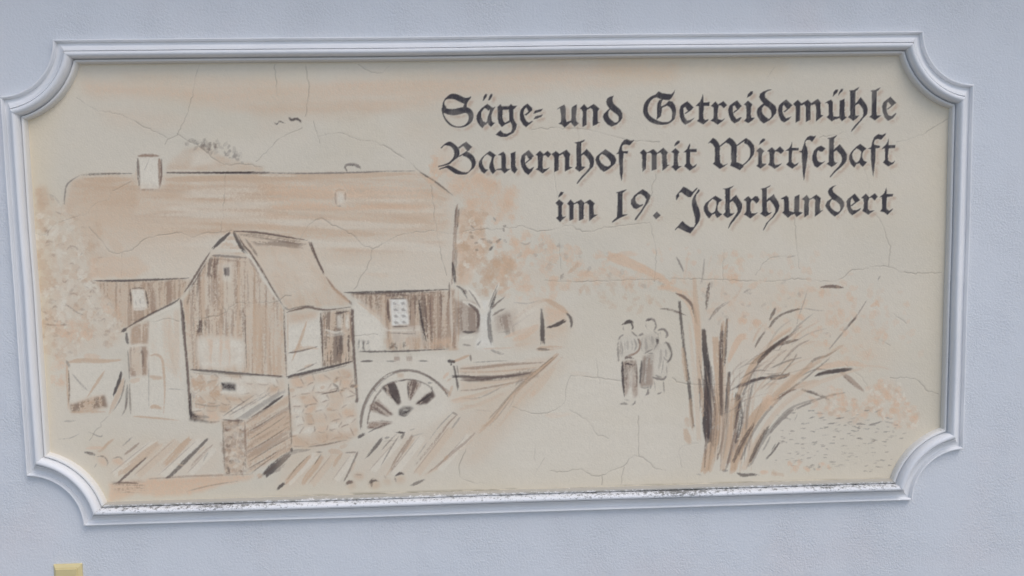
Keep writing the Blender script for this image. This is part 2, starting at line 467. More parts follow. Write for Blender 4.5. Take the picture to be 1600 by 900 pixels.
def crack(path, a=.75, w=1.25):
    P = pts_(path)
    r = np.random.default_rng(int(P[0][0]*7+P[0][1]))
    Q, _ = smooth_path(P, 5.0)
    J = Q+np.vstack([[0, 0], r.normal(0, .75, (len(Q)-2, 2)), [0, 0]]) if len(Q) > 2 else Q
    D = [J[0]]
    for i in range(1, len(J)):
        nseg = max(1, int(np.hypot(*(J[i]-J[i-1]))/.7))
        for k in range(1, nseg+1): D.append(J[i-1]+(J[i]-J[i-1])*k/nseg)
    D = np.array(D)
    for s in range(0, len(D), 40):
        q = D[s:s+41]
        win = window(q[:, 0].min()-4, q[:, 1].min()-4, q[:, 0].max()+4, q[:, 1].max()+4)
        X, Y = PX[win], PY[win]
        if X.size == 0: continue
        d = np.sqrt(((X[..., None]-q[:, 0])**2+(Y[..., None]-q[:, 1])**2).min(-1))
        mod = SM(vn(X*.06, Y*.06, 12), .15, .6)*.7+.3
        wl_ = w*(.55+1.0*vn(X*.035, Y*.035, 27))
        c = np.clip((wl_*.5-d)/1.0+.5, 0, 1)*mod
        old = -RELIEF[win]/.0009
        RELIEF[win] = -.0009*np.maximum(old, c)
        lay(win, np.clip((c-np.clip(old, 0, 1))*a, 0, 1), alb(104, 97, 90))

# pigments, as colours of the paint itself
TAN = alb(171, 149, 128); TANL = alb(180, 164, 147); PINK = alb(184, 161, 140); BROWN = alb(130, 109, 97); UMBER = alb(90, 77, 73)
DARK = alb(62, 56, 58); GREY = alb(114, 108, 105); INK = alb(52, 51, 58); LIGHT = alb(191, 187, 178); CREAM = alb(189, 176, 148); OCHRE = alb(176, 156, 126)

# ------------------------------------------------------------------ the painting
# ground tone: cloudy cream, yellower towards the left and along the edges
n_ = fbm(PX*.006, PY*.009, 2, 4); lay(np.s_[:, :], .30*SM(n_, .40, .68), alb(172, 169, 160))
n_ = fbm(PX*.010, PY*.014, 21, 4); lay(np.s_[:, :], .22*SM(n_, .45, .75), alb(180, 172, 155))
lay(np.s_[:, :], (.30+.45*SM(PY, 300, 600))*SM(-PX-.04*PY, -118, -66)*(.7+.3*vn(PX*.03, PY*.03, 3)), CREAM)
lay(np.s_[:, :], .35*SM(PX+.03*PY, 1420, 1500)*(.6+.4*vn(PX*.03, PY*.03, 6)), alb(178, 170, 150))
lay(np.s_[:, :], .25*SM(PY+.02*PX, 735, 800)*(.5+.5*vn(PX*.02, PY*.03, 9)), alb(181, 170, 146))
lay(np.s_[:, :], .14*(GRAIN-.5+.5)*SM(GRAIN, .35, .8), alb(150, 146, 138))

# sky streaks
wash('128,122 300,126 500,126 700,112 900,98 1060,100 1060,126 880,138 720,150 640,172 420,178 260,160 130,150', PINK, .40, 7, .6, 0, .008, .10)
wash('190,112 340,118 420,120 420,128 200,126', TANL, .3, 5, .5, 0)
wash('150,168 260,172 320,190 240,205 170,195', PINK, .22, 8, .6, 0, .01, .06)
wash('380,168 560,160 640,170 560,186 400,184', TAN, .28, 6, .6, 0, .008, .10)
wash('395,178 470,176 480,214 400,212', TANL, .18, 8, .6, 0)
wash('930,92 1230,88 1240,120 940,126', OCHRE, .20, 9, .6, 0, .01, .06)
wash('640,150 760,135 690,240 620,215', TANL, .16, 12, .6, 0)
S('428,191 433,194 437,190 442,191.5 448,194', 2.4, DARK, .75, .3)
S('451,183 456,187.5 463,186 469,188.5 472.5,193.5', [1.5, 4.2, 4.2, 3.4, 1], DARK, .85, .3)

# hill behind the ridge
wash('258,268 272,246 292,234 318,230 345,243 378,254 412,262 410,269', TAN, .48, 3, .7, -10, .03, .08)
wash('300,240 320,238 340,252 300,262', LIGHT, .5, 4)
dabs('285,228 300,214 340,220 372,236 392,250 380,256 340,240 310,232', 46, (2, 5.5), GREY, .42, .6, 3)
dabs('285,228 300,218 340,224 372,240 360,250 310,236', 14, (2, 4), UMBER, .4, .6, 4)

# bush at the left
B1 = '56,300 66,288 76,292 84,312 100,318 124,334 142,352 156,382 150,420 166,452 178,480 196,500 186,532 140,548 96,560 64,540 58,440'
wash(B1, TANL, .42, 6, .9, 30, .05, .07)
dabs(B1, 110, (4, 11), TAN, .34, .7, 11); dabs(B1, 60, (2, 6), BROWN, .20, .7, 12); dabs(B1, 120, (3, 9), LIGHT, .50, .6, 13)
for q_ in range(70):
    x_, y_ = rng.uniform(66, 170), rng.uniform(330, 520)
    if inside(pts_(B1), np.array([x_]), np.array([y_]))[0]: S([(x_, y_), (x_+rng.uniform(3, 8), y_+rng.uniform(-5, 5)), (x_+rng.uniform(6, 14), y_+rng.uniform(-3, 8))], rng.uniform(1.6, 3.5), BROWN if q_ % 3 else LIGHT, .42, .55)
wash('58,292 74,288 80,318 62,330', TAN, .55, 3); wash('98,318 130,336 140,352 104,350', TANL, .35, 4)
S('74,302 86,308 98,324', 2.5, GREY, .3, .6); S('100,332 118,340 132,346', 2.5, GREY, .3, .6)
S('68,506 90,508 112,507', 3, BROWN, .5, .55); S('100,472 118,486 136,494', 2, GREY, .5, .5)
dabs('80,500 130,500 145,530 90,530', 24, (4, 9), PINK, .5, .7, 14)
dabs('80,545 100,545 100,610 82,600', 14, (5, 12), PINK, .35, .6, 15)

# ---------------- barn
ROOF = '101,322 104,291 128,273 300,271 540,270 655,268 713,310 707,452 540,455 440,440 300,437 146,438 168,400 130,345'
wash(ROOF, LIGHT, .25, 3, .3)
wash('102,320 106,292 130,276 214,277 214,330 190,350 150,352 112,340', TAN, .52, 4, .6, -5, .02, .06)
wash('258,272 400,272 655,270 708,310 690,318 600,314 420,310 258,312', TAN, .46, 3, .8, 0, .006, .11)
wash('130,300 400,296 660,300 690,330 600,356 430,352 380,360 300,372 190,360 140,345', TANL, .62, 5, .8, 1, .007, .10)
streak('110,282 400,276 650,276 700,316 690,372 560,372 300,368 150,346', TAN, .42, 1, .008, .22, .56, 3)
streak('200,290 400,282 640,286 640,362 420,352 200,364', BROWN, .15, 1, .010, .30, .60, 3)
streak('300,284 520,280 640,290 640,310 420,322 300,320', LIGHT, .55, 1, .008, .20, .56, 2)
streak('400,284 640,280 690,316 640,350 420,346', PINK, .5, 1, .008, .20, .58, 2)
S('130,280 170,281 212,280', 8, TAN, .7, .25); S('258,281 360,278 470,276 560,274 650,271', 9, TAN, .62, .25, (.05, .2))
S('655,271 680,287 706,306', 8, TAN, .5, .3); S('660,300 690,310 704,312', 6, TAN, .45, .4)
S('402,292 422,297 410,302', 16, TAN, .5, .3); S('500,347 560,343 600,345', 9, TANL, .55, .35); S('400,352 430,354 442,352', 10, PINK, .5, .35)
S('520,390 560,391 590,389', 6, TANL, .5, .5); S('570,428 600,430 612,427', 7, TANL, .4, .5)
S('640,345 670,343', 8, TANL, .35, .4)
wash('126,356 158,348 160,392 186,388 196,394 150,412 132,392', TAN, .40, 5, .7, 60)
S('150,345 156,356 158,372', 9, TAN, .5, .3); S('172,372 184,386 190,396', 16, TANL, .5, .35)
wash('140,402 214,400 236,420 214,433 142,434', PINK, .55, 3, .5, 0, .02, .1)
wash('205,404 310,396 326,404 300,434 230,434', LIGHT, .30, 8)
wash('430,390 700,360 706,448 545,452 500,418', LIGHT, .22, 9)
wash('120,330 300,340 400,335 690,322 702,372 640,398 520,410 430,380 360,356 300,398 160,396', TANL, .50, 16, .7, 0, .006, .05)
wash(ROOF, TANL, .26, 5, .5, 0, .006, .05)
streak('112,288 400,280 650,278 704,316 696,384 540,400 430,366 300,372 150,372', TAN, .40, 1, .006, .16, .57, 5); streak('300,290 640,284 694,330 690,420 520,420 440,376 300,386 200,380', LIGHT, .42, 1, .006, .15, .58, 6); streak('128,278 214,276 214,330 130,330', TAN, .35, -4, .01, .14, .5, 4); streak('410,282 650,276 690,310 640,340 430,330', PINK, .5, 1, .007, .17, .54, 3)
wash('200,350 300,350 330,362 290,392 200,394', TANL, .35, 12, .6, 0, .006, .06)
streak('330,362 345,352 420,362 366,360', TAN, .4, 0, .02, .2, .5, 2)
# ridge and edges
S('101,322 102,306 105,290 114,281 127,273', 2.6, GREY, .75, .35); S('125,273.5 160,272 214,271', 3, DARK, .7, .4)
S('257,270 330,270 400,269.5', [2, 3.4, 3.2], DARK, .85, .25); S('327,270.5 400,270 430,270.5', 3.6, DARK, .7, .2)
S('400,270 470,271 540,270 600,268 655,267', 2.8, GREY, .8, .35); S('654,268 680,284 711,308', 3.0, DARK, .72, .35)
S('258,266 320,266.5', 2, LIGHT, .5, .3); S('400,274 470,275', 3, LIGHT, .5, .4)
# chimney
wash('218,248 250,248 252,296 220,296', LIGHT, .85, 1)
S('215,244 232,243 252,244', 4.6, BROWN, .85, .3); S('216,244 217,270 219,297', 4.2, UMBER, .75, .4); S('249,245 251,268 250,298', 6, BROWN, .8, .4)
S('253,246 253,270 251,290', 3, UMBER, .6, .4); S('219,297 234,296 250,297', 3, BROWN, .6, .5); S('213,262 214,296', 3, TANL, .5, .4)
S('234,248 228,262 224,270', 1.2, GREY, .5, .3)
# dormer and vent
wash('523,296 541,296 541,322 523,322', LIGHT, .4, 2)
S('523,299 531,297 541,298', 3.4, TAN, .8, .3); S('524,299 525,312 527,322', 3.4, BROWN, .5, .4); S('540,300 540,316', 3, BROWN, .5, .4); S('526,322 536,322', 2.4, GREY, .4, .4)
wash('527,302 536,302 537,316 529,316', LIGHT, .6, 1)
S('538,264 542,258 552,257 560,260 565,265', [2, 4, 5, 5, 2], GREY, .85, .3); S('539,261 543,269', 2.4, DARK, .7, .2); S('544,259 556,258', 2, DARK, .5, .3)
# left wall
WL = '150,440 300,437 286,462 238,492 200,512 188,500 168,466'
wash(WL, TAN, .62, 3, .4, 90, .02, .1); streak(WL, BROWN, .45, 90, .014, .42, .58); streak('230,440 300,437 284,464 236,492', BROWN, .45, 90, .014, .42, .55)
S('145,438.5 190,438.5 240,437 300,434.5', 3.6, DARK, .8, .35)
wash('206,452 226,452 231,481 209,483', LIGHT, .95, 1)
S('204,450 205,466 206,478', 2.6, DARK, .75, .4); S('228,453 231,470 232,482', 3, DARK, .7, .4); S('205,451 218,450 229,451', 2.6, UMBER, .6, .4)
S('212,470 214,478', 2, GREY, .5, .4); S('219,466 220,476', 2, GREY, .4, .4); S('208,484 230,483', 3, LIGHT, .7, .2)
S('190,512 196,500', 3, TAN, .4, .4); dabs('160,470 200,470 200,500 170,500', 8, (5, 9), PINK, .4, .8, 20)
# right wall
WR = '548,459 700,455 712,452 716,545 610,547 600,512 560,470'
wash(WR, TAN, .58, 3, .4, 90, .02, .1); streak(WR, BROWN, .50, 90, .014, .40, .53); streak('640,458 700,455 714,470 714,545 662,545', BROWN, .5, 90, .012, .36, .52)
streak('560,462 700,457 700,474 580,484', UMBER, .36, 90, .016, .42, .58); streak('645,462 672,460 678,536 660,530', DARK, .45, 90, .012, .38, .56)
streak('600,512 662,508 664,530 660,546 604,546', LIGHT, .5, 90, .02, .2, .50)
S('536,457 575,457 640,455 702,452', 4.2, DARK, .82, .35); S('545,460 600,459 690,456', 3, UMBER, .55, .5)
S('606,466 607,490 611,508', 4.6, UMBER, .8, .35); S('602,462 640,461', 4, UMBER, .7, .4); S('640,466 641,508', 3, UMBER, .6, .4)
wash('609,468 636,467 639,508 613,509', alb(194, 194, 190), .97, .8)
for j in range(4):
    for k in range(2):
        S([(615+k*12+j*.5, 473+j*10), (621+k*12+j*.5, 475+j*10)], 4.4, GREY, .60, .45)
S('609,467 637,466', 2, DARK, .6, .4); S('611,510 640,510', 2.6, DARK, .6, .4)
S('603,516 630,516 662,514', 3.4, LIGHT, .6, .3); S('604,520 640,521 660,520', 2, UMBER, .5, .5); S('598,512 606,516', 3, LIGHT, .5, .3)
S('654,466 657,490 662,515 667,535', 3.6, DARK, .8, .4); S('664,462 666,500 668,532', 3.4, UMBER, .7, .45); S('672,460 673,500 675,530', 2.6, UMBER, .6, .5)
S('648,468 650,500', 2.2, UMBER, .6, .5); S('690,460 690,500', 2.2, UMBER, .5, .5)
wash('552,468 562,468 596,498 600,546 560,547 555,500', LIGHT, .80, 3); S('556,470 580,487 606,512', 4, TANL, .6, .3); S('574,478 590,490', 2, TAN, .5, .4)
streak('600,530 660,526 664,546 602,547', TAN, .5, 90, .03, .3, .5); streak('672,530 704,528 706,546 672,546', PINK, .6, 0, .03, .1, .45, 3)
S('558,549 590,549 640,548 704,545', 3.2, DARK, .75, .45); streak('560,532 578,532 578,548 560,548', DARK, .7, 90, .03, .35, .55); streak('602,536 640,536 640,545 602,545', DARK, .55, 90, .03, .3, .62)
S('700,546 720,545', 4, TAN, .5, .4)
# right roof edge
S('715,316 712,350 709,400 705,452', 5.4, BROWN, .62, .45); S('713,320 711,360', 3, UMBER, .65, .4); S('717,325 716,342 714,362', 3.4, DARK, .7, .45)
S('707,408 709,425 712,446', [2, 6, 3], DARK, .8, .25); S('704,452 705,490 707,540', 4, LIGHT, .5, .4); S('702,440 702,470', 3, UMBER, .6, .5); S('716,450 717,500 716,540', 3, TAN, .6, .4)
S('714,380 711,430', 4, UMBER, .5, .5)

# ---------------- back tree, foliage and the yard beyond
F1 = '717,330 735,322 752,336 760,352 752,366 765,380 758,402 742,420 733,446 716,446 714,390'
wash(F1, PINK, .62, 3, .6, 70, .04, .06); dabs(F1, 40, (5, 11), TAN, .5, .7, 22); dabs(F1, 14, (3, 7), LIGHT, .6, .7, 23)
dabs('768,408 786,398 806,402 800,420 780,440 762,452 756,430', 26, (6, 11), TAN, .55, .8, 24)
F2 = '676,240 700,232 720,262 770,280 806,296 806,330 780,344 744,330 716,308 690,290'
wash(F2, PINK, .36, 7, .9, 20, .04, .05); dabs(F2, 46, (6, 14), PINK, .34, .8, 25)
dabs('672,240 690,240 688,284 672,280', 9, (5, 9), PINK, .6, .7, 26); dabs('760,286 776,286 778,305 762,300', 4, (5, 9), PINK, .4, .4, 27)
S('771,283 776,292 774,303', 2, TAN, .5, .4); S('790,312 800,322', 5, PINK, .4, .4); S('752,334 765,336', 7, TAN, .55, .35)
dabs('740,330 830,340 845,400 800,420 770,400 750,370', 40, (3, 8), PINK, .45, .7, 28); dabs('735,340 790,340 790,400 735,400', 10, (2, 5), UMBER, .55, .5, 29)
S('764,392 771,384', 3.5, DARK, .7, .3); S('771,340 775,346', 3, GREY, .6, .4); S('736,352 741,358', 2.5, GREY, .6, .4)
F3 = '800,372 850,362 880,385 960,398 1010,420 1060,440 1040,455 960,446 880,442 800,446 770,430'
dabs(F3, 90, (4, 12), PINK, .45, .6, 30); dabs(F3, 22, (3, 6), GREY, .22, .6, 31); wash('800,420 960,420 1000,440 880,452 800,446', TANL, .30, 7, .8)
S('946,400 968,405 990,414 1012,424 1034,436 1052,448', [10, 17, 15, 12, 10, 6], PINK, .72, .3); S('958,400 980,396 1000,398', 8, PINK, .45, .4)
S('1054,430 1050,448', 8, PINK, .5, .4); S('886,428 900,416 902,408', 6, TAN, .5, .4); S('876,436 880,428', 5, UMBER, .4, .4)
S('805,432 816,424', 7, TAN, .55, .4); S('812,378 822,382 832,376', 2, GREY, .4, .4)
dabs('1000,380 1280,392 1330,420 1300,470 1180,440 1060,430', 60, (3, 7), PINK, .34, .7, 32)
dabs('1130,410 1160,400 1160,450 1136,445', 9, (5, 9), PINK, .55, .7, 33)
dabs('870,444 1000,440 1050,470 1010,488 940,476', 40, (3, 8), TAN, .32, .5, 34); dabs('780,445 900,448 860,470 800,470', 30, (4, 9), PINK, .34, .6, 35)
# tree trunk, pale between dark lines
streak('714,480 748,482 748,520 714,516', UMBER, .5, 90, .02, .34, .48); wash('714,470 748,474 748,520 716,524', BROWN, .5, 3, .5, 90)
streak('772,494 804,490 806,522 776,524', UMBER, .42, 80, .02, .3, .48); wash('772,490 806,486 810,510 776,520', BROWN, .45, 4, .5, 90)
wash('748,470 768,470 766,510 772,545 742,545 750,512', alb(190, 188, 182), .9, 3); S('722,470 740,478 752,486', 7, LIGHT, .85, .15); S('736,452 748,468 756,480', 6, LIGHT, .8, .2)
S('731,474 744,484 748,496 746,516', [3, 5, 5, 4], UMBER, .85, .3); S('722,518 734,519 744,517', 4, DARK, .75, .35)
S('766,476 764,500 766,525 770,541', [3, 6, 7, 3], DARK, .62, .45); S('777,450 772,464 766,484', [2, 5, 5], DARK, .8, .35); S('767,484 776,474 790,463', 3, UMBER, .7, .4)
S('768,494 780,486 792,481', 3, UMBER, .6, .4); S('776,460 800,446', 6, PINK, .6, .35); S('724,452 730,460', 5, UMBER, .6, .4); S('712,446 722,452 732,470', 3.4, DARK, .65, .4)
S('720,528 745,526', 5, LIGHT, .7, .3); S('722,538 738,540', 3, UMBER, .5, .5); S('745,540 752,532', 3, GREY, .6, .4)
S('765,545 775,550 790,554', 4, GREY, .55, .5); S('750,545 780,544 806,543', 3, TANL, .6, .4); S('778,520 800,516', 2.4, GREY, .4, .4)
S('786,528 806,520 826,513 845,505', 6, PINK, .55, .35); S('800,510 822,496 838,486', 3, GREY, .4, .5)
# hut roof and post by the path
wash('800,478 838,466 856,466 892,490 890,520 880,544 800,546', TANL, .45, 6, .7, 25, .02, .05); S('802,500 822,484 846,470 862,470', [3, 6, 6, 3], TAN, .42, .4)
dabs('738,398 806,392 806,452 776,466 740,452', 44, (4, 9), TAN, .42, .7, 36); S('757,492 748,474 736,456 726,446', [8, 7, 6, 4], LIGHT, .8, .15); S('760,490 766,470 776,450 782,438', [8, 6, 5, 3], LIGHT, .7, .2); S('752,484 742,466 730,450', 2.4, UMBER, .62, .35); S('763,480 771,460 780,440', 2.4, UMBER, .55, .4)
S('850,467 864,474 880,484 890,494', 8, TAN, .75, .3); wash('852,478 880,486 886,498 856,510', PINK, .6, 3, .5, 20); wash('852,512 886,504 884,520 852,530', TANL, .5, 4)
S('854,512 868,508 880,502 886,499', [2, 6, 6, 3], DARK, .88, .2); S('884,488 891,496 893,506 891,514', [2, 5, 4, 2], DARK, .75, .35)
S('845.5,480 847,500 847.5,520 848,541', [2, 6, 7.5, 6], DARK, .85, .25); S('800,532 820,524 836,512 845,508', 10, PINK, .55, .3)
S('836,546 852,544 884,542', 7, TAN, .65, .4); S('838,545 862,546', 4, DARK, .55, .5); S('802,540 830,536', 5, TANL, .5, .4)
wash('800,470 845,470 844,505 804,520', LIGHT, .5, 6); S('800,472 825,474 845,468', 2, GREY, .35, .4)

# ---------------- mill house
MW = '287,470 331,399 388,402 443,484 447,588 296,577'
wash(MW, TANL, .55, 2, .5, 90, .01, .12); streak(MW, TAN, .55, 90, .008, .26, .52); streak(MW, BROWN, .42, 90, .010, .40, .64); streak('300,430 335,402 388,402 432,468 430,480 300,486', BROWN, .40, 90, .02, .36, .60)
streak('390,470 446,486 447,588 384,582', TAN, .5, 90, .008, .22, .5)
streak('302,480 384,484 384,524 304,524', BROWN, .48, 90, .02, .36, .55); streak('304,500 322,500 322,520 304,520', DARK, .65, 90, .03, .4, .55); streak('356,506 372,506 370,520 358,520', DARK, .5, 90, .03, .4, .6)
wash('306,528 382,527 380,574 312,574', LIGHT, .72, 4); streak('324,530 360,530 360,570 330,570', PINK, .55, 92, .02, .2, .55)
S('383,486 384,530 386,580', 2.4, UMBER, .6, .4); S('380,470 381,540', 1.6, UMBER, .5, .45)
streak('326,402 344,402 336,436 318,430', UMBER, .65, 100, .02, .32, .48); streak('300,440 316,420 306,480 292,474', UMBER, .5, 95, .02, .34, .5)
wash('334,392 362,365 390,399', LIGHT, .55, 2); streak('334,394 362,366 388,398', TAN, .6, 0, .02, .26, .46)
wash('346,412 362,412 361,440 348,440', LIGHT, .6, 2); S('354,417 355,425 354,433', 9, GREY, .85, .2, (0, 0)); S('352,418 353,432', 3, DARK, .55, .3)
S('330,399 352,400 389,403', 4, GREY, .75, .35); S('338,404 388,410', 3, BROWN, .45, .5)
S('361,362 346,376 330,391', [3, 6, 3], DARK, .85, .3); S('365,361 373,378 381,391 389,398', [4, 6, 6, 2], DARK, .88, .25)
S('330,392 316,414 300,440 284,463', 3.6, UMBER, .8, .4); S('327,404 312,428 298,452', 2.2, UMBER, .6, .45)
S('284,464 270,474 240,489 212,504 190,518', 3.4, DARK, .72, .35); S('199,513 189,519', 5, DARK, .8, .2); S('285,472 250,488 215,506', 5, LIGHT, .6, .25)
S('283,466 287,510 291,550 295,600 298,655', [3, 5.5, 4, 4.5, 3], UMBER, .88, .3); S('286,480 290,520', 3, DARK, .7, .35)
S('296,577 330,580 380,584 447,588', 4.6, DARK, .8, .35); S('300,582 350,586 400,588', 4, UMBER, .6, .5); S('418,587 446,589', 4, UMBER, .6, .3)
# gable roof, right slope
RF = '366,363 400,364 484,377 506,426 548,476 500,480 449,486 420,440 392,398'
wash(RF, TANL, .60, 2, .4, 60, .02, .06); streak(RF, TAN, .3, 65, .02, .16, .55, 2); wash('400,410 480,385 512,440 450,470', LIGHT, .25, 6)
S('372,366 420,372 482,383', 7, UMBER, .38, .55); streak('380,366 480,378 478,390 400,382', UMBER, .5, 8, .02, .4, .5)
S('362,361 400,363 440,369 484,376', 3.6, UMBER, .85, .3); S('484,376 490,392 500,414 508,430', [5, 4.5, 3.5, 3], UMBER, .88, .25)
S('508,430 522,450 538,464 551,476', 3.6, BROWN, .8, .35); S('516,446 536,464 552,476', 5, TAN, .6, .35); S('550,476 546,470', 4, UMBER, .5, .3)
S('371,365 382,384 394,398 410,425 428,455 444,480', 3, UMBER, .82, .3); S('390,398 404,412 424,446 442,474', 2, UMBER, .6, .4); S('383,372 396,390 404,402', 4, UMBER, .55, .5)
S('380,390 392,404 410,432 436,472', 6, LIGHT, .6, .2); S('388,402 396,414 408,434', 3.5, BROWN, .55, .4)
S('447,488 470,482 482,480 510,484 552,479', 3.8, UMBER, .82, .35); S('448,484 478,478 500,480', 2, DARK, .5, .4); S('442,478 452,484 462,480', 3, GREY, .6, .4)
# right side wall
wash('448,492 502,488 502,575 448,588', LIGHT, .72, 2); wash('448,490 500,486 490,500 452,506', TAN, .6, 4, .4, 0)
S('480,500 472,525 464,545 456,566', 4.4, TAN, .75, .35); S('447,552 470,548 502,540', 3, UMBER, .72, .35); S('456,548 480,543 502,545', 5, TAN, .5, .35)
S('468,536 470,548', 6, TAN, .5, .4); S('496,566 478,575 460,582', 2.6, UMBER, .6, .4); S('474,574 490,568', 4, TAN, .5, .4)
wash('503,488 550,483 552,566 504,574', TAN, .60, 2, .4, 90); streak('503,488 550,483 552,566 504,574', UMBER, .62, 90, .02, .36, .52); streak('505,520 548,520 546,552 508,560', DARK, .5, 90, .04, .36, .60)
S('501,488 503,520 505,568', 4, UMBER, .82, .35); S('506,490 508,540', 3, BROWN, .6, .4)
wash('527,493 534,492 535,512 528,512', LIGHT, .85, 1); wash('540,492 545,491 546,513 541,513', LIGHT, .8, 1); S('506,514 524,519 540,516', 3.4, LIGHT, .7, .25)
S('522,490 548,486', 3, DARK, .65, .4); S('508,524 545,520', 6, LIGHT, .35, .45)
S('551,480 551,510 553,545 556,590 559,635', [4, 5.5, 4, 4.5, 3], UMBER, .85, .35); S('547,484 550,540', 2.6, BROWN, .6, .4)
S('447,590 470,584 500,577 530,570 552,564', [4, 5, 4, 3.4, 2], DARK, .86, .3); S('452,592 490,583 546,570', 4, UMBER, .5, .5)
S('444,478 445,520 447,560 448,592', 2.6, UMBER, .78, .35); S('450,486 450,560', 2.4, TAN, .5, .3)
# stone base
SB1 = '297,582 446,593 446,612 400,630 352,655 300,655'; SB2 = '451,595 552,572 560,680 540,684 456,702'
for sb, sd_ in ((SB1, 40), (SB2, 41)):
    wash(sb, TANL, .50, 2, .7, 0, .05, .06); dabs(sb, 16, (4, 9), TAN, .35, .7, sd_, 5); dabs(sb, 10, (2, 4), UMBER, .4, .5, sd_+20)
r_ = np.random.default_rng(5)
for sb, x0, nx, slope in ((SB1, 296, 8, .06), (SB2, 450, 6, -.19)):
    P_ = pts_(sb)
    dxs, dys = 19.5, 15.5
    lat = {}
    for j in range(9):
        for i in range(-1, nx+2):
            lat[i, j] = (x0+i*dxs+(j % 2)*dxs*.5+r_.uniform(-5, 5), 580+j*dys+(i*dxs)*slope+(12 if sb is SB2 else 0)+r_.uniform(-3.5, 3.5))
    for j in range(8):
        for i in range(-1, nx+1):
            A, B_, C_, D_ = lat[i, j], lat[i+1, j], lat[i+(j % 2)+1 if False else i+1, j+1], lat[i, j+1]
            if j % 2 == 0: C_, D_ = lat[i+1, j+1], lat[i, j+1]
            cx_, cy_ = (A[0]+B_[0]+C_[0]+D_[0])/4, (A[1]+B_[1]+C_[1]+D_[1])/4
            if not inside(P_, np.array([cx_]), np.array([cy_]))[0]: continue
            q = [(cx_+(p_[0]-cx_)*.80, cy_+(p_[1]-cy_)*.76) for p_ in (A, B_, C_, D_)]
            c_ = (LIGHT, LIGHT, LIGHT, PINK, TANL, TAN)[r_.integers(6)]
            wash(q, c_, r_.uniform(.45, .85), 2.0, .4, 20)
            if r_.random() < .8: S([q[3], ((q[3][0]+q[2][0])/2, q[2][1]+1.5), q[2]], 2.2, BROWN, r_.uniform(.35, .65), .42)
            if r_.random() < .65: S([q[1], q[2]], 2.2, BROWN, r_.uniform(.3, .6), .42)
for (x, y) in ((452, 610), (470, 622), (500, 606), (520, 596), (540, 588), (530, 612), (480, 650), (510, 640), (552, 604)):
    S([(x, y), (x+10, y-2)], 5, TAN, .6, .4)
S('500,616 520,612 552,606', 2.6, UMBER, .7, .45); S('520,598 528,606 524,612', 4, UMBER, .55, .4); S('556,628 560,622', 5, UMBER, .65, .3); S('548,604 556,602', 5, UMBER, .6, .4)
wash('455,684 540,672 560,678 540,690 470,704', TAN, .55, 4, .5, -8); S('480,698 510,694 545,686', 2.6, UMBER, .6, .5); S('558,684 572,676', 5, DARK, .8, .25)
wash('342,590 382,592 384,617 346,615', LIGHT, .85, 2); wash('346,598 369,599 369,611 347,609', DARK, .82, .8); S('346,597 352,604', 3, DARK, .8, .2)
dabs('298,584 340,588 340,640 304,630', 10, (6, 10), TAN, .6, .8, 44); S('336,610 346,622', 10, TAN, .45, .4); S('354,622 380,624', 6, TAN, .55, .4)
S('302,630 330,634 350,632', 3, GREY, .4, .5); S('298,612 298,640 300,655', [3, 5, 4], DARK, .75, .35); wash('297,640 306,646 314,654 336,660 306,659 297,656', DARK, .75, 1.5); S('306,650 330,652', 5, GREY, .5, .5)
S('451,598 453,640 455,680 456,702', 3.6, DARK, .75, .35)
# lean-to at the left of the mill
wash('199,520 282,476 293,655 206,650', LIGHT, .50, 3, .2); streak('236,505 282,482 290,600 240,560', TANL, .5, 90, .01, .16, .5, 3); S('266,490 268,540 270,570', 8, TANL, .5, .4)
streak('205,512 232,502 232,536 206,538', BROWN, .7, 88, .02, .3, .5); wash('203,512 232,500 232,538 204,538', TAN, .45, 2); S('202,541 218,540 230,539', 3, LIGHT, .8, .2)
wash('203,543 230,541 231,586 204,587', TAN, .55, 2, .4, 90); streak('203,543 230,541 231,586 204,587', BROWN, .65, 90, .02, .28, .5); S('222,545 224,560 223,580', 4, UMBER, .55, .45)
S('198,519 199,530 201,539', [3, 5, 3], DARK, .72, .35); S('200,545 202,570 203,600', 2.6, GREY, .6, .4); S('203,598 204,630 205,650', 3, UMBER, .55, .45); S('200,600 197,645', 4, DARK, .5, .5)
S('233,556 245,554 253,560 256,575 258,610 256,648', 4, TAN, .75, .35); S('233,588 245,590 256,590', 7, TAN, .65, .35); S('233,560 233,640', 2, GREY, .4, .5); S('234,637 244,635 256,640', 6, TAN, .75, .3)
S('203,596 222,592', 7, TANL, .7, .35); S('206,650 235,652 285,657', 3, TAN, .75, .35); S('262,607 290,609', 1.6, GREY, .5, .4)
# small shed
wash('108,568 192,566 190,640 112,642', LIGHT, .45, 3); S('104,566 130,563 160,564 193,562', 7, TAN, .72, .35); S('130,556 160,558', 9, PINK, .45, .4); S('105,566 107,600 108,640', 5, TAN, .72, .35)
S('108,575 109,610 108,636', 2.6, UMBER, .6, .4); S('104,562 110,575', 4, UMBER, .45, .4); S('112,582 126,598 140,612', 2.8, GREY, .5, .45); S('165,578 152,598 136,622', 4.4, TAN, .7, .4)
wash('108,632 140,620 165,615 168,636 150,642 110,645', TAN, .65, 2); streak('110,632 165,616 168,636 112,644', UMBER, .6, 88, .03, .3, .52); S('108,644 140,643 172,643', 4, TAN, .6, .4)
S('190.5,579 187,595 180,612 178,622', [3, 6, 4, 2], DARK, .88, .22); S('194,588 188,610 178,632 170,650', 8, TAN, .55, .4); S('197,590 190,620 176,645', 2.4, UMBER, .55, .45); S('200,620 196,640 190,650', 3, UMBER, .5, .5)
S('100,658 120,657', 3, GREY, .4, .5)

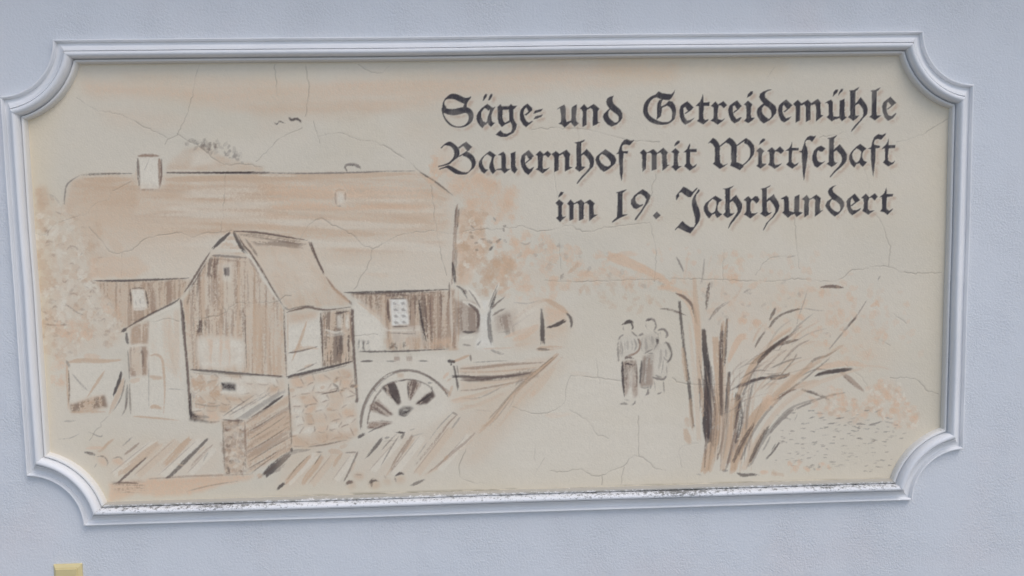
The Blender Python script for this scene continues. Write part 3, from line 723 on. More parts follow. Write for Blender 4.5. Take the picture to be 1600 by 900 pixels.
# ---------------- water wheel and sluice
wash('562,560 700,552 708,612 700,625 640,640 575,676 564,660', LIGHT, .45, 4)
wash('575,675 600,660 660,640 705,622 730,615 700,650 620,690 580,690', LIGHT, .5, 4)
S('562,565 575,564 585,564', 3, DARK, .75, .4); S('603,564 620,564.5', 2.4, DARK, .5, .45); S('653,563.5 670,564', 2.4, DARK, .6, .45)
S('620,556 620.5,565', 9, BROWN, .55, .35, (0, 0)); S('639.5,556 640,565', 9, BROWN, .5, .35, (0, 0))
S('564,672 565,650 571,628 583,607 600,590 618,581 637,578.5 656,582 674,591 690,604 700,617 704,622', [3, 4.5, 4.5, 4, 4, 4, 4.4, 4, 4, 4.5, 4, 2], UMBER, .72, .4)
S('566,668 568,645 577,622 590,604 608,588 630,581', 2, GREY, .5, .5)
S('574,664 577,646 585,624 597,608 612,598 636,593 655,596 668,602 676,610', [2.4, 3, 3, 3, 3, 2.6, 3, 3, 2.4], UMBER, .66, .45)
S('690,604 700,612 706,620', 5, BROWN, .5, .5); S('660,582 690,600', 2, DARK, .45, .5)
for wp in ('597,606 607,600 617,596 627,629 622,634', '637,597 648,594 658,600 642,626 638,624', '676,610 680,618 668,630 655,632 649,631 662,618',
           '577,634 590,623 615,647 606,650 580,642', '575,669 577,660 598,658 614,660 596,668'):
    wash(wp, BROWN, .62, 1.2); 
streak('597,606 607,600 617,596 627,629 622,634', DARK, .85, 68, .02, .5, .46); streak('637,597 648,594 658,600 642,626 638,624', UMBER, .8, 108, .02, .5, .48)
streak('676,610 680,618 668,630 655,632 649,631 662,618', DARK, .8, 140, .02, .5, .46); streak('577,634 590,623 615,647 606,650 580,642', UMBER, .7, 36, .02, .5, .50); streak('575,669 577,660 598,658 614,660 596,668', UMBER, .75, 6, .02, .5, .48)
S('605,606 615,622 624,632', 2.6, DARK, .8, .3); S('616,596 622,612 627,629', 2.6, DARK, .7, .3); S('637,598 638,612 639,623', 3, DARK, .7, .3); S('650,632 664,622 676,614', 2.4, DARK, .8, .3)
wash('624,640 630,635 640,635 646,638 640,644 630,650 624,648', DARK, .85, 1.2); S('622,646 632,650 640,646', 2, DARK, .6, .4); S('628,641 640,640', 3, LIGHT, .35, .3)
S('624,595 637,593', 2, DARK, .7, .3); wash('621,583 630,583 630,590 622,590', TAN, .6, 1.5); S('668,598 675,598', 3, DARK, .6, .4); S('674,604 676,612', 3, DARK, .6, .4); S('583,606 588,612', 2.6, UMBER, .5, .4)
S('574,676 590,668 612,661', 2.4, DARK, .6, .45); S('622,674 632,676', 3, DARK, .7, .4); S('640,672 650,669', 2, GREY, .5, .5)
# trough
S('704,566 716,562 730,556 736,554', 4, TAN, .8, .3); S('702,564 709,565', 5, DARK, .85, .2, (0, 0)); S('704,568 706,570', 3.5, DARK, .8, .2)
S('709,570 713,590 717,612', [3, 3.6, 3.6], DARK, .75, .35); S('714,570 717,592', 2.4, UMBER, .6, .4); S('735,553 736,566', 3, UMBER, .6, .4)
wash('716,574 800,566 856,558 868,556 840,586 780,602 720,612', TANL, .5, 3, .6, -6)
S('716,576 750,574 800,569 852,566', 4.6, BROWN, .62, .45); S('716,580 760,581 812,577 848,572', 3, TAN, .6, .4); S('705,588 730,588 752,591 790,588 840,581', [4, 4, 5, 4, 2], DARK, .74, .4)
streak('720,584 838,576 842,588 760,598 722,594', UMBER, .6, -4, .012, .34, .52); S('718,594 750,594 800,590', 3, UMBER, .55, .5); S('718,610 745,608 780,602 820,592 862,564', 3, BROWN, .68, .4)
S('745,598 780,596 820,588', 5, TANL, .6, .4); S('740,562 770,566 800,563', 2.4, LIGHT, .6, .3); S('738,566 800,563', 2, UMBER, .45, .5)
S('692,592 702,580', 5, PINK, .6, .4); S('700,622 705,608 708,600', 4, TAN, .55, .4); S('698,596 706,590', 3, TAN, .5, .4)
# bank and path edges
wash('872,552 896,560 850,606 800,672 756,720 700,720 760,660 812,604', TANL, .40, 9, .8, -45, .01, .05)
S('874,551 848,574 820,598 796,624 772,652 746,678', [5, 7, 7, 6, 6, 4], TAN, .62, .35); S('866,556 840,578 812,602 786,630 762,656', [2, 3, 3, 3, 2], UMBER, .55, .4); S('880,556 852,584 824,612 800,640 776,670', [2, 4, 5, 5, 3], TANL, .6, .35)
S('740,684 712,706 686,728 660,744', [4, 6, 6, 3], TANL, .5, .4); S('702,626 740,618 784,604 830,584 866,562', [3, 5, 5, 4, 2], TAN, .42, .4); S('716,640 752,630 790,612', [4, 7, 4], TANL, .5, .4)
S('870,556 850,572 826,592 806,612 790,628', [2, 4, 4.4, 4, 2], TAN, .75, .35); S('874,552 846,578 820,600 800,618', 2.2, UMBER, .5, .5); S('838,584 812,604 800,618', 2.4, GREY, .5, .5)
S('818,590 804,604', 6, GREY, .45, .5); S('800,620 786,640 774,655 760,670', 2, GREY, .5, .5); S('806,612 800,630 790,645', 2, GREY, .4, .5)
S('868,572 852,592 836,612 826,622', [4, 10, 9, 4], TANL, .62, .45); S('836,610 828,618', 8, PINK, .4, .4); S('890,582 930,587', 7, TANL, .35, .5); S('850,648 870,649 895,645', 8, PINK, .36, .5)
S('720,622 745,622 770,612 790,600', 2.4, GREY, .5, .5); S('705,628 730,622 752,622', 10, PINK, .38, .45); S('720,632 745,634', 3, TAN, .4, .5)
S('800,615 780,640 764,660 748,672', 2, UMBER, .45, .5); S('782,646 764,660 750,668', 5, TAN, .5, .45); S('740,640 770,642', 1.4, GREY, .4, .4)
wash('890,560 960,520 1060,640 1060,740 780,745 800,690 840,640', LIGHT, .36, 18)

# ---------------- timber stack
FR = '347,656 384,656 383,738 352,739'
wash(FR, TAN, .52, 1.5, .5); dabs(FR, 46, (3, 6), BROWN, .42, .8, 60); dabs(FR, 26, (2, 4), UMBER, .4, .8, 61); dabs(FR, 26, (3, 5), LIGHT, .45, .8, 62)
SD = '385,656 452,616 456,702 420,722 386,740'
wash(SD, TANL, .55, 2); streak(SD, TAN, .55, -31, .012, .22, .5); streak(SD, BROWN, .42, -31, .014, .30, .58)
wash('348,653 352,648 408,612 446,611 448,617 386,655', LIGHT, .55, 2); streak('352,650 408,614 446,612 386,654', GREY, .5, -33, .012, .4, .58)
for ln in ('346,652 372,634 402,614', '356,650 380,636 410,618', '384,656 410,642 446,616', '392,652 420,634 446,617', '385,690 420,668 452,646', '386,706 424,684 454,664', '388,722 420,702 455,682', '385,676 410,662 440,642', '388,732 420,714 440,700', '392,740 410,726 436,708'):
    S(ln, 2.0, UMBER, .55, .42)
S('410,641 428,628 446,616', [2, 5, 2], DARK, .8, .3); S('346,655 365,657 384,656', 3, UMBER, .6, .45); S('383,656 384,700 384,738', 3.2, BROWN, .72, .4); S('349,656 350,700 352,738', 3, UMBER, .6, .45)
S('352,739 362,738', 4, UMBER, .6, .4); S('356,728 360,740', 3, DARK, .5, .4)
S('412,744 424,733 440,719 456,706', [8, 13, 11, 6], DARK, .86, .42); S('400,750 420,735 440,720', 3, UMBER, .55, .5); S('440,716 458,706 488,702', 6, GREY, .6, .55); S('430,738 450,722', 5, UMBER, .45, .55); S('402,744 412,742', 8, TAN, .6, .4)
S('456,700 456,706', 4, DARK, .8, .2)

# ---------------- planks in the foreground
wash('135,694 345,684 346,744 180,752', TANL, .34, 8, .8, -42, .01, .06); wash('440,706 562,700 540,752 432,764', TANL, .38, 7, .8, -52, .01, .07)
wash('575,692 716,645 746,676 664,744 552,750', TANL, .30, 9, .9, -52, .01, .06); wash('700,622 800,600 868,566 806,632 744,690 716,650', TANL, .34, 10, .8, -40, .01, .06)
wash('170,700 345,684 346,742 260,748 176,752', LIGHT, .18, 5)
wash('172,756 232,748 330,744 352,742 400,742 388,750 330,762 296,772 250,776 210,772 172,786', PINK, .70, 3, .4, -3, .01, .08)
S('230,748 290,744 352,742 400,740', 3, BROWN, .5, .5); streak('176,751 226,753 228,770 182,768', UMBER, .42, 1, .012, .50, .56, 3); S('174,755 200,754 224,756', 3, UMBER, .65, .5); S('290,768 330,758 380,750', 2, UMBER, .4, .55)
for (x0, y0, x1, y1, w_) in ((176, 742, 246, 686, 11), (214, 744, 282, 684, 12), (252, 744, 318, 684, 11), (296, 742, 340, 696, 10), (448, 756, 498, 706, 12), (486, 758, 528, 706, 12), (524, 752, 556, 708, 10), (580, 738, 628, 684, 11), (612, 744, 664, 678, 12), (650, 742, 710, 664, 12), (684, 736, 738, 676, 11)):
    S([(x0, y0), ((x0+x1)/2, (y0+y1)/2), (x1, y1)], w_, TANL if (x0//2) % 2 else LIGHT, .55, .32, (0, .1)); S([(x0-6, y0), ((x0+x1)/2-6, (y0+y1)/2), (x1-6, y1)], 1.9, BROWN, .42, .45)
S('300,682 284,698 268,716 252,730', [6, 10, 10, 5], TAN, .80, .35); S('250,690 228,708 204,728 186,742', [6, 12, 12, 6], TAN, .62, .45); S('236,700 216,718 200,732', 6, TANL, .6, .4)
S('256,692 240,706 228,720', 7, TANL, .6, .45); S('326,684 310,700 288,722 270,740 257,750', [3, 5, 6.5, 5.5, 2.5], DARK, .72, .35); S('231,713 214,728 196,744 182,757', [2, 3, 4, 3], UMBER, .82, .35)
S('186,742 190,734', 5, TAN, .5, .4); S('180,684 168,694 158,704 150,704', 4.4, TAN, .65, .45); S('220,690 206,702 192,712', 4, BROWN, .6, .45); S('208,682 190,698', 2.4, GREY, .55, .5); S('172,688 160,702', 2.4, TAN, .5, .5)
S('336,692 320,706 304,722 296,734', 3, BROWN, .5, .5); S('326,706 318,722', 4, GREY, .35, .55); S('276,724 290,728', 3, TANL, .5, .5); S('322,696 305,712', 3, TAN, .4, .5)
S('132,706 142,708 152,711', [2, 5, 2], DARK, .7, .3); S('134,700 165,699', 5, PINK, .5, .4)
wash('152,713 166,712 169,722 164,729 155,724', PINK, .55, 2); S('152,713 162,713 169,721 167,730', 2.4, UMBER, .6, .4); wash('176,716 186,714 193,720 192,727 184,724 177,722', PINK, .6, 2); S('176,716 188,714 194,722', 2, UMBER, .5, .4)
S('138,674 158,682 160,676', 2, GREY, .55, .4); S('90,686 110,684 128,676', 1.6, GREY, .5, .4); S('148,730 152,724', 2, GREY, .4, .4)
# middle planks
S('487,710 470,728 454,745 444,758', [4, 8, 8, 5], TAN, .72, .38); S('484,710 462,732 446,754', 2.2, UMBER, .5, .5); S('446,754 438,760 432,766', [4, 5, 2.4], DARK, .85, .3)
S('506,710 494,728 480,745 470,762', [4, 9, 9, 3], TAN, .76, .38); S('503,708 490,728', 2.2, UMBER, .55, .45); S('536,706 526,720 520,732', 6, TAN, .7, .35); S('512,704 536,706', 8, TAN, .5, .45); S('494,706 505,706', 2.4, UMBER, .6, .4)
S('560,704 552,722 544,740 536,754', [3, 3.6, 3, 2], UMBER, .62, .45); S('538,707 560,706', 2.4, UMBER, .55, .45); S('530,700 545,694', 6, TAN, .4, .5); S('556,720 548,738', 5, TANL, .5, .4)
S('598,683 590,694 580,706 570,718', [4, 6, 4, 1.6], DARK, .72, .38); S('602,684 608,683', 4, GREY, .6, .4); S('622,676 606,692 594,706', 2.4, UMBER, .6, .45); S('625,678 612,698 604,712 594,730', 2.4, UMBER, .55, .5)
S('618,675 630,676 634,674', 3, DARK, .8, .3); S('632,676 626,686', 4, DARK, .6, .4); S('646,678 632,700 620,718 608,740', [4, 7, 7, 3], BROWN, .62, .42); S('648,684 630,708', 4, TAN, .5, .4); S('612,730 602,746', 2.4, TAN, .5, .5)
S('716,646 700,662 684,684 664,708 644,732', [2, 3, 3.6, 3.4, 2], BROWN, .62, .45); S('720,650 704,672', 3, GREY, .45, .5); S('706,644 716,648', 3, UMBER, .5, .4); S('710,642 690,662 668,690', 2.2, GREY, .5, .5)
S('744,674 728,690 708,706 690,722 664,742', [2, 4, 4.6, 4, 2], BROWN, .50, .52); S('700,712 694,718', 6, TAN, .5, .4); S('665,748 652,754 640,759', [2, 5, 3], DARK, .62, .4)
S('668,690 650,716', 2, GREY, .4, .5); S('640,682 664,676', 2, GREY, .3, .5)
for (x, y, rr) in ((550, 758, 8), (585, 756, 9.5), (606, 753, 6), (625, 749, 8), (561, 744, 8)):
    th = np.linspace(0, 2*math.pi, 12)[:-1]
    wash([(x+rr*math.cos(t), y+rr*.85*math.sin(t)) for t in th], TAN, .50, 2.2)
S('541,757 546,753 553,753', [3, 6, 3], UMBER, .8, .25); S('577,755 583,750 592,751', [4, 6, 3], DARK, .75, .35); S('581,752 581,760', 4, UMBER, .5, .4); S('617,744 625,739 633,741', [2, 4.5, 2.5], DARK, .85, .25); S('617,746 619,752', 2.4, UMBER, .5, .4); S('555,741 568,742', 3, BROWN, .5, .4)
S('600,742 604,748', 2, BROWN, .4, .4)

# ---------------- people on the path
wash('966,528 992,522 1000,546 980,562 967,558', GREY, .20, 2); wash('1003,524 1024,520 1028,545 1006,556', GREY, .22, 2); wash('1022,540 1046,536 1046,566 1040,588 1018,590', GREY, .20, 2)
wash('968,528 992,524 998,548 978,560 968,556', LIGHT, .35, 2)
S('974,507 980,503 986,503 988,508', [3, 5.4, 6, 3], DARK, .9, .15); S('986,504 988.5,511 986,516', 3, DARK, .85, .25); S('971,507 975,506', 2.2, DARK, .8, .3); S('974,509 973.5,514 976,518', 1.5, GREY, .7, .3)
S('986,517 991,522 997,527', 2.6, GREY, .8, .3); S('975,522 969,526 965,533', 2.4, GREY, .75, .35); S('965.5,533 965.5,548 966.5,568', [2, 3.6, 2], GREY, .7, .4); S('969,536 969,556', 1.6, GREY, .5, .5)
S('997,527 1000,537 998,546 992,552 984,556', [2.4, 4, 3.4, 3, 2], BROWN, .78, .35); S('996,528 999,538', 2, DARK, .6, .35); S('986,530 988,540 987,550', 2, GREY, .45, .5); S('976,532 977,550', 2, GREY, .35, .5)
wash('972,564 994,563 996,590 996,616 990,622 986,604 982,606 977,620 973,606', BROWN, .48, 1.2); streak('972,564 994,563 996,590 994,622 986,604 976,620', UMBER, .45, 90, .03, .4, .55); S('986,575 985,600 984,626', 5, LIGHT, .45, .4)
S('972,563 972.5,585 974,605 976,621', [3, 4, 3.4, 2], DARK, .88, .25); S('975,561 981,558 992,560', 4, UMBER, .8, .3); S('977,570 980,568 992,571', 3, DARK, .85, .25); S('980,556 992,552', 3, BROWN, .6, .35); S('994,566 995,590 994,612', 2.4, UMBER, .6, .4)
S('968,631 975,630 981,632', [2, 4, 2], GREY, .75, .3); S('986,633 991,630 993,624', 2.6, GREY, .75, .35); S('976,624 984,626', 2, GREY, .4, .4)
S('1008,502 1013,499 1020,499 1024,505', [2, 4, 4, 3], GREY, .88, .25); S('1011,501 1016,499', 3, DARK, .7, .25); S('1023,503 1024.5,510 1021,518', 3.4, GREY, .75, .35); S('1009,504 1009,510 1012,515', 1.3, GREY, .6, .35)
S('997,525 1002,522 1007,522.5', 3.6, GREY, .85, .25); S('1003,525 1002,542 1004,552', 1.6, GREY, .5, .4); S('1021,517 1027,522', 2, GREY, .6, .3); S('1026,528 1027,533 1027,539', [3, 5, 3], DARK, .85, .25)
wash('1005,556 1020,552 1020,590 1016,606 1000,605 1001,580', GREY, .42, 1.5); streak('1004,556 1020,552 1022,600 1000,605', BROWN, .5, 92, .03, .4, .47); S('1002.5,562 1001,580 999.5,603', [2.4, 4, 2.6], DARK, .78, .3)
S('1006,553 1014,548 1022,545', 2.6, GREY, .7, .35); S('1000,604 1008,606 1018,603', 2.4, GREY, .6, .4); S('1012,606 1012,614 1008,618', [2.4, 4, 2.6], GREY, .8, .3); S('1018,600 1015,608', 2.4, GREY, .6, .4)
S('1027,517 1034,514 1040,517 1042,524 1038,530', [2.4, 3.4, 4, 3.6, 2], GREY, .88, .25); S('1031,518 1032,526', 1.4, GREY, .4, .4); S('1028,519 1028,526 1031,531', 1.5, GREY, .65, .35); S('1030,533 1025,540 1020,550', 2.2, GREY, .65, .35)
wash('1024,545 1044,538 1042,586 1018,590', LIGHT, .45, 2); S('1036,534 1043,537 1048,548 1048,558 1043,565 1036,566', [2, 4, 4.4, 3.6, 3, 2], DARK, .68, .35); S('1036,556 1040,562 1046,563', 2, GREY, .7, .35)
S('1012,552 1022,552', 2.4, GREY, .6, .4); S('1036,560 1035,575 1033,585', 1.7, GREY, .55, .4); S('1041,570 1042,588', 1.7, GREY, .55, .4); S('1018,589 1026,591 1036,592 1042,586', [2, 4, 4, 2], GREY, .85, .25); S('1022,586 1036,590', 2, DARK, .5, .35)
S('1036,594 1037,606 1038,615', 2.4, GREY, .75, .3); S('1022,594 1024,612', 1.5, GREY, .5, .4); S('1027,615 1033,613', 3, GREY, .75, .3)

S('969,530 972,545 971,558', 3, GREY, .5, .4); S('990,528 994,540 990,550', 3.4, GREY, .5, .4); S('980,530 981,548', 4, GREY, .32, .4); S('1008,526 1010,540 1008,552', 4, GREY, .4, .4); S('1018,524 1020,540', 4, GREY, .36, .4); S('1032,544 1032,560 1028,580', 4.4, GREY, .36, .4); S('1040,545 1041,560', 3.6, GREY, .4, .4); S('1006,560 1004,598', 5, GREY, .5, .4)
# ---------------- big tree at the right
TR = TAN
F4 = '1030,448 1120,440 1230,440 1320,462 1400,480 1380,560 1300,560 1210,520 1090,500'
dabs(F4, 110, (3, 8), PINK, .34, .7, 70); dabs(F4, 26, (2, 5), GREY, .25, .5, 71)
S('1030,448 1052,452 1070,464 1082,482 1088,510 1090,545', [5, 9, 12, 12, 10, 5], PINK, .70, .35); S('1054,458 1068,464 1080,476 1086,494 1089,512', [2, 4.6, 4.4, 4, 2], UMBER, .82, .3)
S('1061,467 1063,495 1067,530 1071,565 1076,600 1080,640 1084,674', [4, 4.6, 4, 5, 5.4, 4.6, 4], DARK, .78, .38); S('1066,540 1069,570 1073,600', [4, 7, 5], TAN, .62, .35); S('1078,620 1080,650 1082,676', 7, TAN, .5, .4)
S('1072,650 1075,670', 8, TAN, .5, .4); S('1029,482 1045,483.5 1060,488 1074,494', [1.4, 3.2, 3, 1.2], UMBER, .75, .35)
S('1080,450 1090,500 1092,560 1094,600', [6, 10, 8, 4], TANL, .50, .4)
S('1084,430 1087,470 1090,520 1092,570 1093,620', [5, 8, 10, 9, 5], TAN, .55, .35); S('1070,668 1074,684 1080,694', [6, 11, 5], TAN, .62, .35); S('1113,540 1114,600 1112,660', [3, 6, 5], LIGHT, .55, .3); S('1142,580 1142,640 1134,690', [3, 5, 4], LIGHT, .5, .3); S('1130,520 1131,600 1128,660 1120,700', [4, 7, 7, 5], TAN, .5, .4); S('1160,610 1166,640 1160,680', [2, 6, 3], GREY, .35, .5)
S('1099,512 1101,545 1105,580 1105,620 1103,660 1106,692', [6, 9, 11, 12, 12, 9], DARK, .92, .20); S('1110,570 1111,610 1109,650 1109,675', [4, 7, 9, 6], GREY, .72, .45); S('1092,588 1095,620 1094,650', [3, 6, 3], UMBER, .6, .4); S('1096,600 1098,660', 5, TAN, .6, .4)
S('1108,440 1105,460 1103,486', [2.4, 6, 2.4], DARK, .78, .32); S('1106,502 1118,486 1130,476 1142,470', [2.4, 5, 4, 1.8], GREY, .72, .45)
S('1117,524 1120,560 1122,600 1121,640 1118,670', [9, 12, 12, 13, 13], TR, .80, .3, edge=.7); S('1119,668 1114,690 1106,715 1100,742', [14, 15, 16, 13], TR, .82, .25)
S('1128,505 1126,540 1126,580 1126,640', [3, 6.4, 5, 2], UMBER, .85, .3); S('1130,500 1127,520', 5, TAN, .6, .4); S('1136,494 1134,520 1133,550 1131,575', [2.4, 5, 4.4, 2], DARK, .78, .35)
S('1168,525 1156,528 1146,545 1136,568', [8, 11, 9, 5], PINK, .74, .32); S('1139,578 1137,610 1134,645 1130,680 1122,716', [4.4, 6.4, 5, 4.4, 3], DARK, .80, .35); S('1132,640 1128,690 1118,720', [6, 9, 5], TANL, .5, .4)
S('1152,612 1151,635 1148,662 1146,675', [7, 8, 7, 3], DARK, .85, .3); S('1151,608 1158,600 1172,595 1188,591 1202,590', [4, 4.6, 4.4, 4, 2.4], DARK, .86, .28)
S('1146,618 1143,650 1136,690 1128,722', [6, 10, 12, 9], TANL, .62, .38); S('1162,640 1158,670 1150,690', [3, 8, 5], GREY, .5, .5); S('1150,672 1144,700 1136,728', [5, 8, 5], BROWN, .62, .42)
S('1204,622 1186,642 1170,664 1158,690 1148,718 1144,738', [10, 14, 15, 14, 13, 8], TR, .78, .3, edge=.7); S('1176,664 1162,690 1152,716', [3, 7, 3.6], DARK, .82, .35); S('1196,668 1184,692 1172,718 1166,734', [3, 7, 5, 2], DARK, .70, .42)
S('1190,676 1178,704 1166,728', [7, 11, 7], TAN, .55, .4); S('1150,738 1160,742 1175,741 1186,743', [2, 6, 4, 2], DARK, .72, .38); S('1128,734 1136,735', 5, GREY, .7, .35); S('1196,718 1204,708', 3, DARK, .55, .4); S('1186,738 1202,737', 6, PINK, .7, .35)
S('1140,740 1150,728', 7, TAN, .5, .4); S('1122,706 1120,720', 3, UMBER, .6, .4); S('1088,740 1096,742', 2, GREY, .4, .4)
S('1212,536 1196,552 1178,568 1166,590 1154,604', [5, 9, 10, 9, 5], TAN, .72, .35); S('1234,522 1222,532 1206,543 1186,558 1170,572', [2.4, 6, 6, 5, 2], DARK, .84, .32); S('1248,530 1232,534 1214,540', [2, 5, 3], DARK, .78, .35); S('1238,510 1215,526 1200,538', 6, PINK, .58, .4)
S('1195,518 1186,530 1178,545', [2, 4, 2], DARK, .72, .35); S('1176,535 1182,520 1196,500', 4, TAN, .55, .4); S('1180,560 1170,590 1156,615', 6, TANL, .5, .4)
S('1200,514 1208,502 1220,492 1238,485 1256,481', [3, 4, 3.4, 4, 2], DARK, .74, .36); S('1254,481 1270,484 1290,486', 1.8, GREY, .5, .5); S('1212,480 1207,490 1201,502', [2, 5, 2], DARK, .75, .34); S('1262,450 1256,470 1246,500 1242,525', 1.6, GREY, .5, .5)
S('1180,612 1200,600 1222,600', 4, TAN, .45, .5); S('1200,591 1216,591 1228,587 1236,581', [4, 4, 5, 2], DARK, .8, .3); S('1246,551 1238,564 1226,578 1216,590', [2, 2.8, 2.4, 1.6], UMBER, .6, .45); S('1240,560 1220,575 1208,600 1200,622', [2, 8, 8, 5], TANL, .5, .45)
S('1308,546 1290,556 1272,562 1256,578 1240,592', [1.6, 3.4, 4, 3.4, 2], UMBER, .62, .45); S('1354,468 1340,490 1324,510 1306,532 1290,552', [1.4, 2.2, 3.6, 2.2, 1.6], GREY, .68, .42); S('1338,495 1330,503 1324,511', [2, 4, 2], DARK, .72, .3)
S('1270,566 1250,584 1226,604 1206,622', [5, 11, 13, 10], TANL, .62, .4); S('1272,570 1236,596 1210,616', 4, TAN, .45, .5)
S('1273,578 1290,572 1312,568 1336,568 1360,574', [4, 9, 10, 8, 3], PINK, .62, .42); S('1271,588 1286,582 1302,580 1318,578 1334,576', [2, 4.6, 6.4, 7, 2.4], DARK, .82, .34); S('1311,580 1324,590 1338,602 1352,614', [3, 8, 7, 3], BROWN, .62, .42); S('1316,586 1336,604', 2.4, UMBER, .5, .45)
S('1340,572 1370,572 1400,580', 3, TANL, .5, .5); S('1280,594 1256,600 1236,606 1218,616 1204,626', [3, 9, 9, 9, 6], TAN, .52, .45); S('1245,608 1228,613 1212,622 1196,628', [2, 4, 5, 2.6], UMBER, .78, .34)
S('1250,608 1268,613 1284,619 1298,625', [3, 4.4, 4, 1.6], DARK, .78, .34); S('1322,613 1300,617 1276,624 1258,632 1240,640', [1.6, 3, 3.4, 3.4, 3], GREY, .75, .38); S('1240,638 1226,650 1212,664 1200,680', [4, 5.4, 5, 3], GREY, .72, .42)
S('1262,618 1274,630 1262,640', 8, PINK, .42, .45); S('1246,645 1240,660', 1.6, GREY, .45, .5); S('1204,680 1196,696 1190,706', 3, GREY, .55, .45); S('1218,690 1208,704 1200,714', [2.4, 3.4, 2], DARK, .7, .35)
S('1056,400 1062,412 1069,427', [1.6, 3.4, 1.6], GREY, .75, .3); S('1100,404 1098,430 1095,446', [1.4, 4, 2], GREY, .5, .45); S('1076,390 1070,430 1068,450', [2, 5, 3], TANL, .45, .5); S('1112,398 1106,420', 3, TANL, .4, .5)
S('1279,449.5 1292,447.5 1306,448 1321,450', [1.6, 5, 5.4, 1.6], UMBER, .85, .25); S('1375,430 1370,440', 2, GREY, .6, .4); S('1228,403 1244,399', 2, GREY, .4, .4)
S('1050,425 1080,450', 4, TANL, .4, .5); S('1130,445 1126,470', 5, TANL, .4, .5); S('1160,445 1150,462 1140,468', 4, TAN, .4, .5); S('1170,452 1160,458', 3, GREY, .5, .4)
r_ = np.random.default_rng(89)
for q_ in range(34):                                   # more bark strokes following the stems
    u_ = r_.uniform(0, 1); xb, yb_ = 1098+u_*74+r_.uniform(-5, 5), r_.uniform(690, 740)
    xt, yt = 1086+u_*104+r_.uniform(-8, 12), r_.uniform(548, 640)
    S([(xb, yb_), ((xb+xt)/2+(u_-.6)*-16, (yb_+yt)/2), (xt, yt)], r_.uniform(2, 5), (TAN, TANL, GREY, UMBER, TAN, BROWN)[q_ % 6], r_.uniform(.28, .55), .48)
wash('1060,430 1180,420 1330,460 1400,560 1300,600 1210,640 1150,560 1090,520', PINK, .16, 16, .9, 40, .02, .03)
for (pt, ww, cc_, aa_) in (('1106,738 1116,700 1122,650 1126,590 1134,500', [10, 9, 8, 7, 3], TAN, .5), ('1128,736 1140,684 1150,630 1172,574 1204,536 1240,512', [8, 9, 8, 7, 5, 2], TAN, .55),
        ('1144,738 1164,684 1196,634 1240,592 1284,560 1320,536', [9, 11, 10, 8, 6, 2], TAN, .55), ('1160,736 1182,690 1216,640 1262,606 1310,586 1352,574', [8, 9, 8, 7, 6, 3], TANL, .6),
        ('1134,734 1146,684 1156,632 1178,578 1212,538', [3, 4, 4, 3, 2], UMBER, .5), ('1156,720 1178,672 1212,628 1256,592 1300,556', [3, 4, 4, 3, 2], UMBER, .48), ('1172,728 1196,682 1232,640 1276,622', [3, 5, 4, 2], GREY, .55),
        ('1092,690 1088,620 1082,560 1076,500', [7, 7, 6, 3], TANL, .5), ('1114,700 1116,640 1114,580', [3, 4, 2], UMBER, .4)):
    S(pt, ww, cc_, aa_, .36)
for pt, ww in (('1127,650 1126,590 1129,512', [5, 7, 4]), ('1149,694 1157,655 1153,612', [5, 7, 6]), ('1144,724 1160,690 1180,658', [4, 7, 4]), ('1170,724 1186,690 1204,662', [4, 6, 4]), ('1108,694 1108,640 1104,560', [7, 8, 6]), ('1180,570 1206,544 1236,522', [4, 6, 3]), ('1156,604 1186,592 1234,584', [4, 5, 3]), ('1274,586 1304,580 1336,576', [4, 6, 3])):
    S(pt, ww, DARK, .62, .40)
r_ = np.random.default_rng(88)
for q_ in range(46):                                   # fine twigs fanning up and to the right from the stems
    b0 = r_.uniform(0, 1); x0, y0 = 1120+b0*130+r_.uniform(-14, 14), 640-b0*70+r_.uniform(-60, 30)
    an = math.radians(r_.uniform(22, 75)-b0*14); L_ = r_.uniform(28, 74)
    S([(x0, y0), (x0+L_*.5*math.cos(an), y0-L_*.5*math.sin(an)+r_.uniform(-4, 4)), (x0+L_*math.cos(an-.15), y0-L_*math.sin(an-.15))], r_.uniform(1.4, 3.2), (GREY, BROWN, TAN, UMBER)[q_ % 4], r_.uniform(.22, .5), .42)
# right-hand foliage
F5 = '1352,604 1384,590 1408,600 1420,636 1440,640 1436,668 1400,668 1372,650 1350,630'
wash(F5, PINK, .20, 6, .9, 30, .05, .06); dabs(F5, 60, (3, 7), PINK, .50, .75, 80); dabs(F5, 16, (3, 6), TAN, .45, .75, 81); dabs(F5, 40, (2, 5), LIGHT, .55, .7, 82)
F6 = '1276,612 1300,606 1330,620 1356,640 1350,664 1310,655 1276,650'
wash(F6, PINK, .22, 6, .9, 30, .05, .06); dabs(F6, 36, (3, 7), PINK, .5, .8, 83); dabs(F6, 10, (3, 6), TAN, .45, .7, 84); dabs(F6, 16, (2, 5), LIGHT, .5, .7, 86)
for (x, y, s) in ((1387, 620, 8), (1336, 636, 6), (1318, 630, 7), (1366, 628, 7), (1426, 654, 7), (1395, 642, 7), (1350, 650, 6), (1328, 466, 7), (1368, 474, 6), (1252, 498, 7), (1270, 522, 6), (1318, 520, 6), (1290, 536, 5), (1160, 500, 6), (1180, 505, 8)):
    dabs([(x-3, y-3), (x+3, y-3), (x+3, y+3), (x-3, y+3)], 3, (s*.7, s), PINK, .6, .7, int(x))
dabs('1290,440 1420,450 1440,560 1330,600 1250,540', 46, (3, 7), PINK, .30, .7, 85); dabs('1190,620 1215,622 1214,640 1190,650', 6, (5, 9), PINK, .5, .7, 86)
